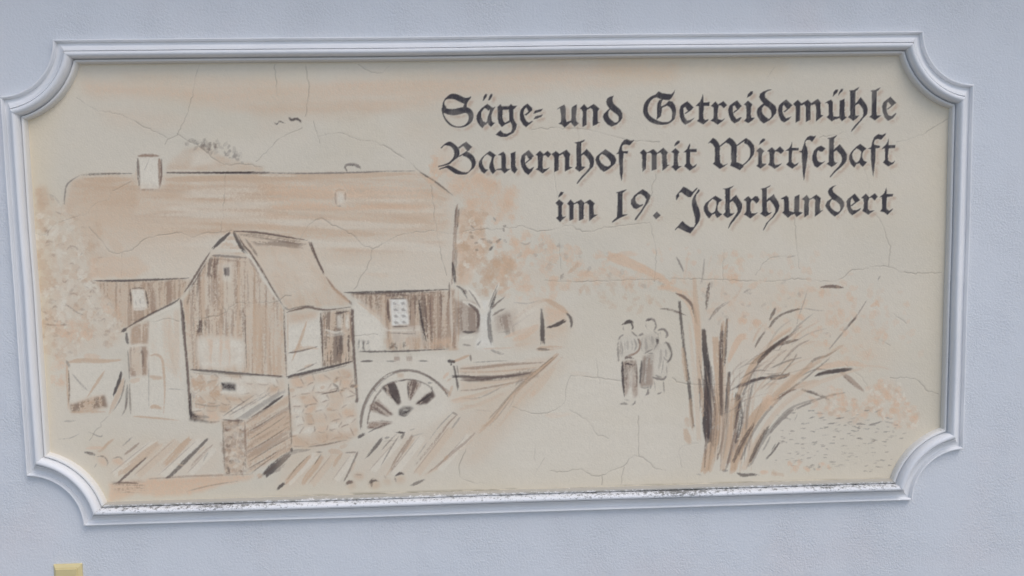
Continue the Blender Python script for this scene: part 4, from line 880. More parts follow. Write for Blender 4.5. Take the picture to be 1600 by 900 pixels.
# rippled water in the corner
dabs('1212,664 1350,660 1420,672 1400,700 1386,736 1330,740 1210,726', 120, (2.0, 4.2), UMBER, .40, .28, 90, 0); dabs('1240,668 1400,664 1400,690 1240,700', 26, (2.6, 4.6), DARK, .42, .26, 91, 0)
dabs('1210,640 1390,640 1400,664 1220,664', 22, (3, 6), GREY, .55, .25, 92, -4); S('1304,654 1320,652', 2, DARK, .65, .3); S('1356,664 1368,661 1380,657', 2.4, GREY, .75, .3); S('1264,653 1272,651', 2, DARK, .6, .35); S('1290,662 1310,660', 1.7, GREY, .6, .4); S('1322,660 1334,658', 2, GREY, .6, .4)
S('1270,645 1290,646', 2, GREY, .4, .5); dabs('1232,722 1296,722 1296,736 1232,734', 12, (3, 6), PINK, .6, .7, 93); dabs('1200,734 1236,736 1236,742 1200,742', 4, (3, 6), TAN, .5, .5, 94); dabs('1258,725 1284,725 1284,734 1258,734', 6, (2, 4), UMBER, .4, .6, 95)
S('1212,692 1204,706', 2, DARK, .5, .4)
# dirt that has gathered on the bottom edge of the panel
yb = 783-(PX-169)*.0287
lay(np.s_[:, :], .62*SM(PY, yb-4.5, yb+1)*SM(fbm(PX*.035, PY*.30, 30, 4), .40, .64)*SM(PX, 330, 620)*(1-.6*SM(PX, 1290, 1360)), alb(84, 80, 66))

# ------------------------------------------------------------------ lettering (black-letter, each letter its own strokes)
LET = {}
def region(ox, oy, line, items):
    for (ch, polys) in items:
        out = []
        for s in polys:
            hole = s[0] == '-'; curve = '~' in s[:2]
            P = [(ox+x/8.8889, oy+y/8.8889) for (x, y) in pts_(s.lstrip('-~'))]
            if curve: P = [tuple(p) for p in smooth_path(P, 1.0, True)[0]]
            out.append((hole, P))
        LET.setdefault(line, []).append((ch, out))
region(680, 130, 0, [
 ('S', ['~100,335 105,285 130,230 165,190 215,155 270,148 330,165 390,195 430,205 470,200 498,183 490,208 455,255 440,295 435,340 390,335 402,290 380,280 330,255 280,232 230,220 180,222 145,238 128,265 132,300 155,345 120,400',
        '~92,350 120,335 155,348 200,360 260,360 330,345 400,333 450,338 500,368 528,415 533,470 515,525 480,565 430,598 360,618 300,618 230,600 175,560 130,500 105,440 92,390',
        '-~118,418 180,437 260,447 330,437 400,418 440,422 460,450 465,490 450,540 412,580 350,602 295,600 235,577 185,535 145,485']),
 ('a', ['660,250 675,185 700,150 722,158 712,190 680,235', '735,243 752,185 775,152 797,155 790,190 755,238',
        '725,290 780,330 740,385 715,360 690,345 660,375 640,410 640,470 665,530 700,545 690,585 655,625 625,600 590,550 573,500 578,450 600,400 650,345',
        '745,325 800,340 835,330 800,390 780,450 785,520 800,545 830,552 775,610 740,575 722,530 725,490 740,450 755,400 760,360', '690,565 722,528 732,545 700,585']),
 ('g', ['905,295 925,320 940,345 935,400 935,480 950,530 975,555 925,610 885,560 868,500 868,420 865,330', '905,320 1045,320 1045,368 900,374',
        '1050,288 1080,318 1140,315 1110,350 1085,370 1085,480 1105,530 1135,575 1120,640 1090,690 1040,715 990,745 920,750 880,735 838,715 905,655 945,695 1000,705 1050,680 1068,640 1070,600 1055,560 1030,520 1025,400 1025,325', '950,560 1030,520 1040,545 970,575 930,608']),
 ('e', ['1280,285 1345,345 1350,370 1300,402 1265,340 1235,365 1225,420 1240,480 1270,530 1300,550 1350,525 1355,535 1260,612 1220,580 1180,510 1172,440 1185,375 1225,325', '1238,440 1310,385 1350,360 1345,380 1260,452']),
 ('=', ['1362,425 1385,385 1430,372 1495,358 1470,392 1415,410', '1365,503 1390,462 1440,450 1495,435 1470,470 1420,492'])])
region(860, 130, 0, [
 ('u', ['90,365 140,325 190,300 210,330 215,400 210,490 225,545 290,540 250,570 195,618 150,575 110,565 145,540 150,470 140,400 132,350', '300,335 365,295 362,380 352,470 360,530 395,560 335,610 300,570 285,545 290,460 288,370', '215,540 290,520 292,545 230,570']),
 ('n', ['465,293 515,345 500,400 500,540 500,580 445,610 443,560 448,400 430,365 408,358', '500,352 545,325 600,293 610,310 560,345 510,368', '600,290 680,355 655,390 655,500 660,545 690,540 640,575 590,597 585,560 590,400 585,370 545,335']),
 ('d', ['880,175 865,200 858,240 875,285 920,325 970,370 998,420 998,480 970,530 920,575 845,605 790,575 745,520 727,470 740,430 780,390 820,355 785,305 772,260 785,220 825,190', '-825,365 805,400 800,440 815,480 855,520 890,548 925,545 945,515 945,465 920,435 870,400'])])
region(1000, 130, 0, [
 ('G', ['260,115 300,140 370,150 430,155 460,130 480,95 475,130 455,175 430,215 400,238 330,232 280,222 230,200 205,185',
        '~215,160 255,120 240,190 190,210 145,250 115,310 105,370 115,420 150,465 200,500 260,528 330,543 395,535 430,510 455,470 480,490 440,535 390,565 310,580 220,572 140,540 85,490 50,435 42,370 60,285 110,220 165,180',
        '350,300 400,245 450,260 485,310 500,370 498,430 480,490 440,515 440,470 445,420 435,370 410,335 380,318', '265,240 320,215 300,260 290,310 305,345 300,400 285,460 230,510 235,440 232,350 240,285', '290,330 350,295 370,315 300,350']),
 ('e', ['655,252 745,340 700,370 660,385 625,330 600,350 603,410 615,470 650,520 700,510 755,483 700,540 625,580 580,540 550,470 542,390 560,320 600,285', '618,420 710,350 722,365 630,430']),
 ('t', ['868,150 875,200 880,270 965,265 960,320 885,318 875,420 880,490 905,515 950,500 940,525 875,575 820,545 785,525 815,500 815,420 815,322 770,318 830,260 855,200']),
 ('r', ['1045,255 1090,310 1080,360 1072,450 1080,500 1130,515 1180,485 1140,530 1075,578 1020,540 975,525 1015,490 1020,420 1018,340 980,318', '1085,295 1155,250 1205,305 1160,350 1120,310 1090,312']),
 ('e', ['1345,240 1410,320 1370,350 1340,360 1310,310 1285,320 1285,400 1300,450 1335,500 1395,475 1410,478 1370,530 1310,562 1260,520 1228,440 1220,370 1240,310 1290,275', '1290,405 1380,335 1390,345 1300,417']),
 ('i', ['1480,205 1495,155 1530,115 1562,112 1560,145 1530,180', '1498,245 1555,295 1540,330 1535,440 1545,480 1590,480 1560,515 1500,558 1440,525 1470,490 1475,420 1470,320 1440,295'])])
region(1160, 130, 0, [
 ('d', ['405,93 360,105 320,130 305,160 315,200 350,235 410,280 455,320 470,370 460,420 420,470 370,520 290,562 240,520 205,460 192,400 210,350 250,310 290,285 250,240 228,195 240,150 290,115 350,92 385,86', '-300,310 270,345 265,390 280,430 320,470 365,500 395,470 400,430 390,380 350,335']),
 ('e', ['605,228 695,310 640,345 610,355 570,300 555,320 550,390 565,440 600,490 640,480 675,465 640,510 575,548 530,520 500,450 488,370 505,310 550,265', '568,395 650,330 662,342 580,405']),
 ('m', ['765,232 810,280 795,330 795,520 735,550 735,330 700,290', '800,290 850,265 905,232 915,260 860,290 810,315', '905,232 950,280 940,340 940,510 875,540 875,330 850,290', '945,285 990,255 1045,220 1050,250 1000,290 950,310', '1045,220 1080,270 1078,340 1085,440 1120,450 1070,490 1015,533 1018,330 1000,290']),
 ('u', ['1250,190 1260,130 1290,90 1325,88 1315,125 1280,160', '1325,178 1335,135 1365,85 1395,82 1385,115 1355,140', '1140,280 1180,250 1225,230 1250,260 1250,400 1260,460 1320,470 1290,500 1235,533 1190,495 1165,475 1195,440 1190,300 1170,275', '1345,245 1415,218 1412,400 1420,460 1445,475 1375,530 1345,490 1340,440', '1270,480 1345,460 1345,485 1290,505'])])
region(1240, 130, 0, [
 ('h', ['765,105 830,95 908,55 880,100 855,110 850,400 855,455 905,450 870,490 820,525 785,495 750,475 780,440 780,120', '925,195 970,250 1010,310 1025,370 1015,430 970,480 900,560 840,630 795,680 800,650 850,580 910,520 950,470 965,420 955,360 920,310 875,265', '850,285 880,255 905,280 855,310']),
 ('l', ['1060,105 1130,95 1200,58 1175,100 1150,112 1145,400 1150,450 1210,445 1170,485 1120,518 1080,490 1045,470 1078,440 1080,120']),
 ('e', ['1340,190 1420,275 1380,305 1350,315 1310,265 1290,275 1285,350 1290,400 1310,445 1350,460 1415,415 1420,430 1370,490 1305,525 1260,480 1230,400 1222,320 1245,265 1290,230', '1290,360 1380,292 1390,302 1300,370'])])
region(680, 205, 1, [
 ('B', ['~75,232 120,190 170,155 210,148 260,175 310,220 335,265 338,315 315,365 270,400 210,450 150,475 45,497 40,485 120,465 180,440 230,395 260,350 265,300 250,255 215,215 160,200 120,205 90,240', '320,225 380,180 430,145 440,165 390,205 335,245', '430,148 515,220 465,265 440,270 390,205', '345,335 420,290 470,250 480,258 430,300 350,350 300,365',
        '~430,288 490,310 540,360 563,420 560,470 530,520 480,560 430,600 360,605 280,590 210,545 165,515 130,515 60,535 55,522 120,500 180,475 230,490 290,525 360,560 430,572 470,555 500,510 505,450 480,400 440,365 380,335']),
 ('a', ['760,275 845,335 800,375 760,345 720,320 680,355 655,400 655,450 675,500 700,530 735,535 680,590 640,560 605,490 605,430 640,380 700,320', '790,355 830,335 815,380 805,430 815,490 830,530 850,545 800,597 770,560 750,510 755,460 775,410']),
 ('u', ['870,332 920,300 945,285 975,320 985,400 980,500 1000,525 1050,525 1010,550 960,588 920,545 850,540 850,525 920,515 920,420 915,340', '1045,310 1115,283 1112,400 1115,490 1145,535 1100,590 1060,550 1050,500 1052,400']),
 ('e', ['1298,262 1370,345 1330,380 1300,387 1270,335 1250,345 1245,400 1250,450 1275,500 1310,530 1375,495 1340,560 1290,608 1240,570 1195,490 1183,410 1200,340 1250,300', '1250,440 1335,365 1347,377 1258,450']),
 ('r', ['1455,272 1505,320 1495,370 1490,490 1500,525 1540,525 1590,505 1550,545 1490,590 1440,550 1395,530 1425,510 1425,420 1420,345 1392,328', '1495,328 1560,272 1610,320 1570,370 1530,335 1505,342'])])
region(840, 205, 1, [
 ('n', ['250,275 310,320 292,370 292,540 230,570 228,360 200,325', '190,322 250,280 255,310 210,335', '300,320 350,290 400,258 410,285 350,315 310,340', '400,258 455,320 440,360 438,480 445,495 485,500 440,530 378,560 378,370 345,310']),
 ('h', ['510,160 580,145 655,120 640,145 605,160 605,400 610,490 665,495 630,530 580,565 540,535 515,515 540,485 535,300 540,175', '680,248 740,310 780,370 785,430 770,490 710,560 640,630 550,733 540,725 600,640 670,570 715,510 725,450 710,400 670,350 620,310', '600,325 640,290 660,310 605,345']),
 ('o', ['938,250 1000,290 1065,340 1093,400 1075,450 1000,520 920,567 870,530 820,460 800,400 820,350 870,305', '-890,318 860,345 855,390 880,440 930,480 975,492 1010,470 1012,430 980,380 930,335']),
 ('f', ['1085,318 1120,290 1140,220 1170,160 1200,125 1240,112 1290,135 1340,122 1290,185 1270,198 1230,185 1190,190 1170,215 1170,265 1190,280 1255,275 1250,310 1195,310 1185,400 1185,560 1165,695 1140,590 1128,400 1125,318'])])
region(990, 205, 1, [
 ('m', ['135,252 185,300 172,340 172,520 120,567 115,330 85,300', '175,305 215,280 265,250 275,275 230,300', '275,250 325,300 318,340 318,530 250,548 248,320 220,290', '318,305 370,265 410,232 410,270 360,300 325,314', '410,232 475,295 455,330 460,420 468,470 495,465 450,510 398,552 392,330 360,280']),
 ('i', ['560,212 580,165 610,132 642,138 635,165 600,190', '580,238 635,288 612,320 610,420 620,485 665,485 630,510 582,555 545,515 520,500 552,470 555,400 555,310 518,288']),
 ('t', ['780,170 785,200 770,248 875,250 875,290 785,292 780,400 785,450 820,490 875,455 860,490 775,550 735,515 700,490 725,450 725,400 728,298 690,295 740,245 765,195'])])
region(1100, 205, 1, [
 ('W', ['48,175 90,125 120,95 160,115 200,165 218,210 215,300 218,400 225,440 265,475 325,450 280,490 215,527 170,490 120,455 145,425 150,320 145,230 115,180 80,160', '208,210 290,140 350,90 365,110 310,150 225,218', '350,90 400,120 440,170 455,200 450,320 448,430 480,440 540,470 545,490 495,545 430,510 360,480 375,430 372,300 375,220 345,180 300,160', '448,194 530,130 580,95 595,115 540,150 460,204', '580,95 640,135 690,195 698,260 690,320 640,390 580,450 530,490 530,470 590,420 630,360 640,300 635,240 600,190 550,165']),
 ('i', ['760,190 780,140 815,102 845,110 845,130 810,155', '775,228 832,275 805,310 800,400 805,450 865,455 830,485 780,522 740,495 722,482 750,455 750,380 750,300 722,275']),
 ('r', ['940,225 990,275 970,320 970,440 985,470 1030,465 1078,445 1040,485 975,525 930,490 885,470 905,440 905,330 900,290 870,275', '975,280 1050,212 1108,270 1065,318 1025,290']),
 ('t', ['1218,140 1222,180 1215,232 1310,232 1308,268 1222,268 1212,380 1215,430 1255,465 1310,435 1290,470 1220,522 1170,490 1135,465 1170,430 1172,275 1125,278 1185,225 1210,180'])])
region(1240, 205, 1, [
 ('s', ['305,60 290,95 250,148 220,125 180,125 158,150 160,190 185,235 192,300 185,380 165,520 138,690 125,600 112,420 108,300 75,290 75,280 105,275 130,210 150,140 185,85 230,62 275,75']),
 ('c', ['440,240 395,285 365,285 335,265 318,300 315,350 325,400 350,430 390,435 435,415 380,465 320,508 280,480 255,410 255,340 280,270 330,220 375,202']),
 ('h', ['460,100 530,85 600,55 575,90 555,105 552,300 555,410 580,440 605,435 570,470 520,500 480,470 450,455 482,430 485,280 490,115', '635,180 690,250 735,320 735,390 715,440 640,510 560,580 505,645 500,630 560,550 620,490 660,430 668,380 650,330 610,290 570,240', '545,265 580,230 600,260 550,292']),
 ('a', ['920,178 1005,240 960,285 940,290 900,255 865,240 825,280 805,320 815,380 850,430 880,440 835,507 790,460 762,390 770,330 800,280 860,220', '935,280 975,262 950,310 945,360 970,410 1015,430 955,497 915,460 900,420 925,360', '868,445 905,410 915,440 885,458']),
 ('f', ['1020,245 1070,225 1085,150 1115,80 1170,40 1225,55 1275,30 1270,50 1235,95 1210,118 1165,110 1125,120 1108,160 1115,190 1195,205 1185,235 1130,238 1128,400 1115,520 1100,640 1080,520 1068,380 1068,250']),
 ('t', ['1312,100 1318,140 1312,195 1410,195 1405,232 1315,240 1305,330 1305,405 1355,440 1405,410 1380,450 1310,492 1270,465 1235,435 1262,400 1265,320 1262,240 1215,248 1275,190 1300,145'])])
region(860, 280, 2, [
 ('i', ['110,255 118,215 145,175 182,180 165,215', '120,282 182,330 160,370 158,480 170,525 215,515 180,550 132,597 100,560 78,540 108,510 105,370 70,330']),
 ('m', ['280,282 325,330 320,400 320,555 262,578 262,370 230,340', '320,338 370,310 425,282 430,310 370,330 322,354', '425,282 472,330 462,380 462,550 395,578 395,360 365,325', '465,334 500,310 545,285 550,310 500,330', '550,282 615,335 595,370 600,450 608,495 655,490 600,530 542,580 535,540 535,360 490,320']),
 ('1', ['908,185 980,165 1060,143 1020,175 1000,190 998,400 1000,490 1075,490 1030,510 950,545 860,605 855,592 920,525 928,420 935,200']),
 ('9', ['1275,138 1340,175 1385,220 1380,270 1340,340 1270,450 1190,565 1168,570 1175,540 1250,440 1310,345 1330,280 1300,235 1250,205 1210,215 1180,250 1175,290 1195,335 1240,358 1290,345 1280,365 1235,390 1190,415 1150,400 1115,345 1118,290 1160,230 1220,180']),
 ('.', ['1475,450 1528,500 1465,558 1420,505'])])
region(1040, 280, 2, [
 ('J', ['145,300 142,230 180,180 245,105 290,125 370,178 400,145 435,118 440,130 385,195 345,250 310,250 260,215 215,180 180,195 190,235 165,265', '455,140 472,150 465,170 425,215 415,270 430,340 465,420 480,500 465,580 420,650 340,752 290,735 210,695 170,675 130,710 125,700 170,650 230,580 270,620 340,665 390,665 410,620 405,540 380,440 360,350 365,290 395,230']),
 ('a', ['690,230 785,290 730,325 690,300 650,275 600,320 582,370 590,430 620,465 655,480 600,548 560,500 528,440 525,390 555,330 640,265', '700,305 740,308 720,370 718,430 745,465 785,485 715,540 685,500 680,460 690,420 705,360', '640,478 690,440 700,470 650,492']),
 ('h', ['785,135 850,125 950,90 920,115 890,135 888,400 890,470 925,475 955,465 920,500 855,540 815,510 795,490 825,460 825,300 825,145', '975,215 1010,270 1058,340 1060,400 1035,460 960,560 900,630 870,690 865,675 890,610 960,510 995,450 990,400 960,340 915,290', '880,305 930,255 975,220 960,270 930,300 885,328']),
 ('r', ['1145,235 1195,285 1175,330 1172,430 1190,470 1230,475 1278,460 1240,495 1170,547 1120,510 1080,490 1112,455 1118,400 1115,310 1080,290', '1178,284 1240,235 1270,238 1300,280 1285,310 1255,340 1220,300']),
 ('h', ['1310,135 1380,120 1455,85 1440,105 1400,125 1400,300 1405,440 1430,470 1475,455 1440,490 1380,525 1340,500 1310,480 1340,450 1335,300 1335,145', '1500,205 1510,240 1560,310 1578,370 1560,440 1500,520 1420,600 1355,715 1350,700 1395,610 1470,530 1515,460 1520,410 1490,350 1425,270', '1395,295 1430,255 1450,285 1400,318'])])
region(1220, 280, 2, [
 ('u', ['0,265 40,245 75,228 105,260 108,400 115,440 175,460 140,500 95,537 50,495 15,465 40,440 42,320 35,280 0,280', '185,245 255,215 250,400 250,450 300,465 215,527 190,490 180,440', '140,470 185,455 190,480 150,500']),
 ('n', ['355,218 395,275 385,330 382,490 322,530 318,370 325,300 290,280', '382,278 410,265 435,255 440,268 410,280 388,292', '490,215 550,262 540,330 535,400 545,435 580,430 540,470 470,520 470,340 475,290 430,255']),
 ('d', ['770,85 730,105 710,140 725,180 780,225 840,270 875,320 875,370 845,430 800,480 745,520 690,480 640,420 612,370 640,310 700,265 660,215 648,170 670,130 720,95', '-705,280 680,320 675,360 695,400 740,440 785,458 815,440 825,400 810,350 760,305']),
 ('e', ['1022,200 1095,290 1055,320 1025,327 985,260 965,290 962,350 970,400 1000,430 1050,430 1108,400 1090,430 1040,470 985,503 940,460 910,380 905,310 930,270', '965,365 1060,290 1072,302 975,377']),
 ('r', ['1175,200 1225,255 1205,300 1205,410 1230,440 1295,432 1210,495 1160,460 1125,440 1145,400 1148,320 1140,270 1110,260', '1205,265 1300,195 1343,245 1295,295 1255,255']),
 ('t', ['1458,118 1465,160 1465,205 1555,205 1550,240 1470,248 1460,330 1462,410 1500,440 1555,405 1530,445 1475,497 1430,460 1372,445 1400,410 1398,250 1365,252 1430,195'])])

def glyph_cover(polys, win, sx=0.0, sy=0.0):
    X, Y = PX[win]-sx, PY[win]-sy
    acc = np.zeros(X.shape)
    for ox in (-.42, 0, .42):
        for oy in (-.42, 0, .42):
            w_ = .35*(vn(X*.25, Y*.25, 14)-.5)
            m_ = np.zeros(X.shape, bool)
            for hole, P in polys:
                if not hole: m_ |= inside(P, X+ox+w_, Y+oy+w_)
            for hole, P in polys:
                if hole: m_ &= ~inside(P, X+ox, Y+oy)
            acc += m_
    return acc/9.0

ID = np.zeros((NZ-1, NX-1), np.int32)          # which painted part each face of the panel belongs to
PATHS = [('plaster_ground',)]
def part_id(*path):
    PATHS.append(path); return len(PATHS)-1
def pid_poly(path, poly):
    i = part_id(*path); P = pts_(poly)
    xs = [p[0] for p in P]; ys = [p[1] for p in P]
    r, c = window(min(xs)-3, min(ys)-3, max(xs)+3, max(ys)+3)
    r = slice(r.start, min(r.stop, NZ-1)); c = slice(c.start, min(c.stop, NX-1))
    X = PX[:-1, :-1][r, c]+.6; Y = PY[:-1, :-1][r, c]+.6
    ID[r, c] = np.where(inside(P, X, Y), i, ID[r, c])

# every depicted thing is its own part of the mural
pid_poly(('painted_hill',), '256,268 272,244 288,224 312,212 350,224 392,248 412,268')
pid_poly(('painted_bush',), B1)
pid_poly(('painted_barn',), ROOF)
pid_poly(('painted_barn', 'wall'), '146,438 302,436 284,466 200,514 168,466'); pid_poly(('painted_barn', 'wall'), '538,455 706,452 716,545 560,549 552,470')
pid_poly(('painted_barn', 'chimney'), '213,242 254,242 255,298 217,298')
pid_poly(('painted_barn', 'skylight'), '522,296 542,296 542,323 524,323')
pid_poly(('painted_barn', 'window'), '204,450 230,450 233,483 207,484'); pid_poly(('painted_barn', 'window'), '605,464 640,464 642,511 610,511')
pid_poly(('painted_tree',), '716,326 760,322 806,296 830,340 806,404 800,446 786,470 808,490 806,522 790,556 716,540 714,450')
pid_poly(('painted_thicket',), F3)
pid_poly(('painted_hut',), '800,512 844,478 850,464 888,488 896,508 886,548 836,552')
pid_poly(('painted_shed',), '102,560 192,558 200,600 190,650 106,648')
pid_poly(('painted_mill', ), '190,518 284,464 362,360 484,374 552,476 560,684 456,704 300,660 204,654')
pid_poly(('painted_mill', 'roof'), RF); pid_poly(('painted_mill', 'gable_wall'), MW)
pid_poly(('painted_mill', 'side_wall'), '448,488 552,480 554,564 448,590')
pid_poly(('painted_mill', 'stone_base'), SB2); pid_poly(('painted_mill', 'stone_base'), SB1); pid_poly(('painted_mill', 'lean_to'), '197,519 282,474 294,655 205,651')
pid_poly(('painted_mill', 'window'), '348,416 361,416 360,434 349,434'); pid_poly(('painted_mill', 'window'), '344,596 371,597 371,612 345,611')
pid_poly(('painted_water_wheel',), '562,676 564,650 571,626 583,605 600,588 618,579 637,576 656,580 676,590 692,603 706,622 660,640 612,662')
pid_poly(('painted_sluice',), '702,562 736,552 800,560 870,554 842,588 780,604 718,614')
pid_poly(('painted_timber_stack',), '345,653 405,612 448,610 457,704 412,746 384,740 352,740')
for pl in ('300,680 308,684 256,734 248,730', '248,686 256,694 192,748 182,742', '328,682 330,688 260,752 254,750', '486,708 492,712 448,762 432,766', '505,706 511,712 474,764 466,762', '560,702 563,708 540,756 534,752', '646,676 650,684 612,744 604,740', '716,644 720,650 648,736 640,732'):
    pid_poly(('painted_plank',), pl)
pid_poly(('painted_person',), '1000,524 1008,500 1022,497 1027,512 1028,540 1020,600 1012,620 998,606 1000,560')
pid_poly(('painted_person',), '1027,516 1036,512 1044,520 1042,532 1051,550 1044,568 1040,616 1024,616 1018,592 1022,556 1032,534')
pid_poly(('painted_person',), '970,506 984,500 991,508 990,520 1002,534 998,560 998,620 994,636 968,634 970,600 963,560 964,530 974,520')
pid_poly(('painted_tree',), '1030,440 1056,398 1160,396 1320,440 1360,470 1440,560 1442,668 1340,660 1240,650 1200,720 1186,746 1092,746 1070,660 1060,500')
pid_poly(('painted_bird',), '426,188 436,188 450,192 448,197 434,196 428,194'); pid_poly(('painted_bird',), '449,181 464,183 475,192 472,197 462,190 450,186')

WORDS = {0: (5, 8, 21), 1: (9, 12, 22), 2: (2, 5, 16)}
for li in sorted(LET):
    r = np.random.default_rng(li+50)
    todo = []
    for ch, polys in LET[li]:
        allp = [p for _, P in polys for p in P]
        xs = [p[0] for p in allp]; ys = [p[1] for p in allp]
        win = window(min(xs)-12, min(ys)-12, max(xs)+16, max(ys)+16)
        todo.append((win, polys))
    for win, polys in todo:                                 # painted drop line in pale tan, with a clear gap round the letter
        sh = np.maximum(glyph_cover(polys, win, 4.2, 3.2), glyph_cover(polys, win, 5.6, 4.6))
        own = glyph_cover(polys, win)
        halo = np.clip(blur(own, 1)*2.2, 0, 1)
        lay(win, .26*halo*(.6+.4*GRAIN[win]), alb(190, 187, 178))
        t_ = blur(sh*(1-np.clip(blur(own, 1)*2.6, 0, 1)), 1)
        lay(win, np.clip(1.0*t_*SM(fbm(PX[win]*.12, PY[win]*.12, 33, 2)*.6+GRAIN[win]*.4, .25, .62), 0, 1), alb(166, 150, 136))
    word_of = []
    last = 0
    for stop in WORDS[li]:
        i_word = part_id('lettered_word')
        for ch, polys in LET[li][last:stop]:
            xs = [p[0] for _, P in polys for p in P]; ys = [p[1] for _, P in polys for p in P]
            r_, c_ = window(min(xs)-4, min(ys)-2, max(xs)+5, max(ys)+3)
            sub = ID[r_, c_]
            ID[r_, c_] = np.where(np.isin(sub, [k for k, q in enumerate(PATHS) if q[0] != 'lettered_word']), i_word, sub)
            word_of.append(i_word)
        last = stop
    for kl, (win, polys) in enumerate(todo):
        own = glyph_cover(polys, win)
        st = .55*vn(PX[win]*.50+PY[win]*.06, PY[win]*.05, int(r.integers(40)))+.45*GRAIN[win]
        a_ = np.clip(own, 0, 1)**.6*(.90+.08*SM(st, .20, .48))
        lay(win, np.clip(a_*(1-.12*SM(fbm(PX[win]*.05, PY[win]*.05, int(r.integers(40)), 2), .56, .78)), 0, 1), INK)
        i_l = part_id('lettered_word', 'letter', word_of[kl])
        rr = slice(win[0].start, min(win[0].stop, NZ-1)); cc = slice(win[1].start, min(win[1].stop, NX-1))
        ID[rr, cc] = np.where(own[:rr.stop-rr.start, :cc.stop-cc.start] > .45, i_l, ID[rr, cc])

# ------------------------------------------------------------------ cracks in the plaster, cut into it
for c_ in ('120,153 150,171 190,180 220,195 260,215', '312,102 305,125 301,150 292,180 277,209 262,218 258,226', '277,209 290,218 310,228 330,245 355,258 375,255 410,262',
           '478,101 482,140 477,182', '490,190 497,212 500,224', '497,213 530,208 560,218 590,224 620,240 645,258 656,268 680,284', '472,200 440,215 425,228 400,253', '560,101 590,115 610,103',
           '57,364 70,367 85,352 105,343 125,337 135,335 150,318 170,312 175,300 205,284', '140,355 160,378 175,394 190,395 210,388 225,375 240,370 265,366 285,363 300,371 320,364 345,363 362,360',
           '470,372 480,355 500,341 520,352 550,365 565,380 582,389 600,380 625,367 650,363 680,361 705,366 740,360 775,358 800,355 815,353 840,362', '582,389 575,415 560,440 553,452', '673,290 677,320 680,350 684,370 690,400 698,430',
           '840,362 870,357 890,352 905,360 925,362 945,355 975,352 1015,348', '1015,348 1020,370 1025,395 1022,440', '850,438 900,440 1000,437 1060,436 1130,437 1200,439 1250,436 1290,440 1310,437 1330,423 1355,420 1360,417 1390,417 1405,425 1430,427 1470,426',
           '1350,265 1357,290 1355,320 1375,345 1385,370 1390,390 1387,417', '1240,340 1243,370 1245,400 1248,420', '1400,222 1440,210 1480,186', '1280,215 1320,207', '830,203 870,200 920,203 960,214 990,220 1030,222', '1024,272 1018,300 1010,320',
           '835,745 842,730 850,716', '860,735 880,738 905,733 925,742 940,743 955,735 975,728 985,715 998,712 1010,720 1025,732 1040,735', '998,712 997,680 997,650', '940,743 940,757', '970,757 971,740 975,730', '1065,730 1063,700 1090,692',
           '800,635 830,645 860,644 880,630 885,610 892,588 930,590 970,595', '890,640 915,655 930,675 950,685', '1050,590 1070,600 1140,602', '300,497 330,495 350,490 365,475 400,473 430,472 445,462 455,462', '1390,590 1430,592 1445,608 1465,615',
           '718,744 720,720 728,700', '718,744 735,752 760,754', '140,688 160,662 170,650', '330,450 352,484', '205,500 240,503 260,497 280,502', '540,528 560,524 590,523', '1180,430 1200,405 1240,400', '353,270 350,320 345,362', '430,101 433,150', '1396,490 1415,505', '1370,530 1390,540'):
    crack(c_, .50, 1.0)
for c_ in ('590,180 586,230', '190,432 191,395', '865,225 868,290 875,330', '872,365 876,420', '1130,390 1128,440', '1210,105 1195,125', '600,690 640,684', '900,180 905,240', '834,690 836,720', '1320,570 1345,590 1360,620', '930,560 936,600'):
    crack(c_, .24, .9)

# ------------------------------------------------------------------ build the mural: one Empty, one mesh per painted part
C *= (1+.08*(GRAIN-.5)+.03*(fbm(PX*.2, PY*.2, 17, 2)-.5))[..., None]
C = np.clip(C, .004, .92)
mural = bpy.data.objects.new('wall_mural', None); scene.collection.objects.link(mural); mural.location = (0, 0, ZC-H/2)
tag(mural, 'faded sepia mural of a watermill and barn with black German lettering', 'mural')
keep = np.ones(ID.shape, bool)
fx = (XX[:-1, :-1]+XX[1:, 1:])/2; fz = (ZZ[:-1, :-1]+ZZ[1:, 1:])/2
for sx in (-1, 1):
    for sz in (-1, 1):
        keep &= ((fx-sx*W/2)**2+(fz-sz*H/2)**2) > (RN+KA*FW*.55)**2
PY0 = -.0025
V3 = np.stack([XX, PY0-RELIEF, ZZ+H/2], -1).reshape(-1, 3).astype(np.float32)
C4 = np.concatenate([C, np.ones((NZ, NX, 1))], -1).reshape(-1, 4).astype(np.float32)
def grid_part(name, fid, parent):
    r_, c_ = np.nonzero(fid)
    if len(r_) == 0: return None
    a = r_*NX+c_
    q = np.stack([a+NX, a+NX+1, a+1, a], -1).astype(np.int32)      # normal towards -Y
    u, inv = np.unique(q, return_inverse=True)
    inv = inv.reshape(-1).astype(np.int32)
    me = bpy.data.meshes.new(name)
    me.vertices.add(len(u)); me.vertices.foreach_set('co', V3[u].reshape(-1))
    me.loops.add(len(inv)); me.loops.foreach_set('vertex_index', inv)
    me.polygons.add(len(q)); me.polygons.foreach_set('loop_start', np.arange(0, len(inv), 4, dtype=np.int32))
    me.update(calc_edges=True)
    at = me.attributes.new('pigment', 'FLOAT_COLOR', 'POINT'); at.data.foreach_set('color', C4[u].reshape(-1))
    me.materials.append(M_PAINT)
    o = bpy.data.objects.new(name, me); scene.collection.objects.link(o); o.parent = parent
    return o
made = {}
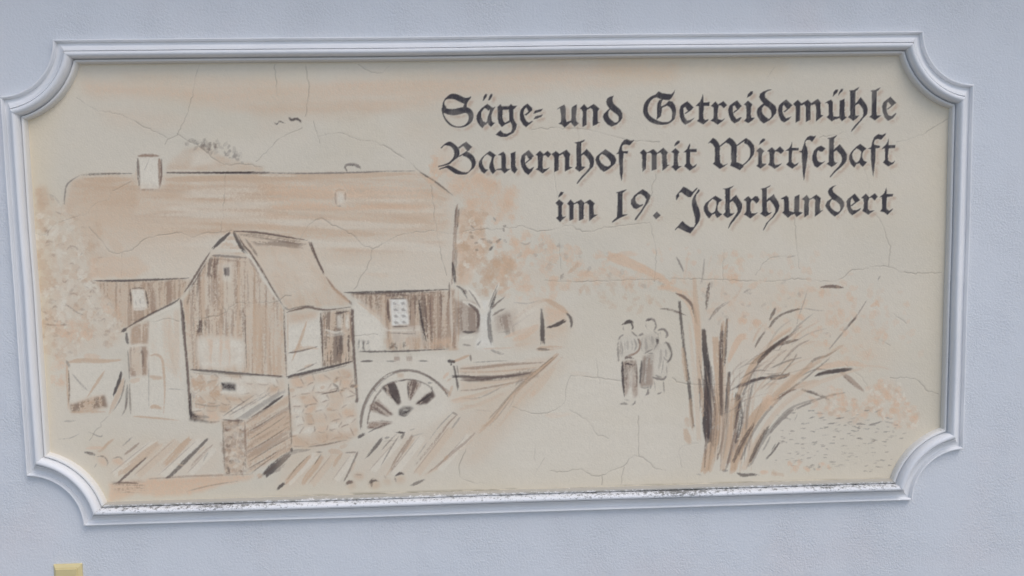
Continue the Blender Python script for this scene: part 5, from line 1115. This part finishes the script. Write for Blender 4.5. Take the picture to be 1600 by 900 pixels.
LABEL = {'painted_barn': 'long barn with a big hipped roof painted in brown washes', 'painted_mill': 'gabled timber mill house painted over a stone base', 'painted_water_wheel': 'spoked mill wheel painted beside the mill house'}
order = sorted(range(len(PATHS)), key=lambda k: (len(PATHS[k]) > 1, k))
for k in order:
    p = PATHS[k]
    if len(p) == 1:
        o = grid_part(p[0], (ID == k) & keep, mural)
        if o:
            made[k] = o; made.setdefault(p[0], o)
            if p[0] in LABEL: o['label'] = LABEL[p[0]]
    else:
        par = made[p[2]] if len(p) > 2 else made[p[0]]
        grid_part(p[1], (ID == k) & keep, par)

# ------------------------------------------------------------------ cream light switch on the wall below the frame
def box_bevel(x0, x1, z0, z1, y0, y1, ins):
    """box standing off the wall (y0 back, y1 front) with a chamfered front edge of width ins"""
    ym = y1+(ins*.8 if y1 < y0 else -ins*.8)
    o_ = [(x0, z0), (x1, z0), (x1, z1), (x0, z1)]; i_ = [(x0+ins, z0+ins), (x1-ins, z0+ins), (x1-ins, z1-ins), (x0+ins, z1-ins)]
    v = [(x, y0, z) for x, z in o_]+[(x, ym, z) for x, z in o_]+[(x, y1, z) for x, z in i_]
    f = [(8, 9, 10, 11), (3, 2, 1, 0)]
    for b in (0, 4):
        for k in range(4):
            n2 = (k+1) % 4; f.append((b+k, b+n2, b+4+n2, b+4+k))
    return v, f
sx0, sz1 = sheet_to_wall(84.5, 881); sx1, _ = sheet_to_wall(129, 881)
SWW = sx1-sx0
switch = bpy.data.objects.new('light_switch', None); scene.collection.objects.link(switch); switch.location = (sx0+SWW/2, 0, ZC+sz1-SWW)
tag(switch, 'cream plastic rocker switch on the wall below the frame', 'switch')
hw = SWW/2
v, f = box_bevel(-hw, hw, 0, SWW, 0, -.011, .0085); o = mesh_obj('cover_frame', v, f, M_CREAM, switch)
bm = o.modifiers.new('soft_edges', 'BEVEL'); bm.width = .0012; bm.segments = 2; bm.limit_method = 'ANGLE'
v, f = box_bevel(-hw+.0105, hw-.0105, .0105, SWW-.0105, -.0105, -.0145, .0014); mesh_obj('rocker', v, f, M_CREAM, switch)
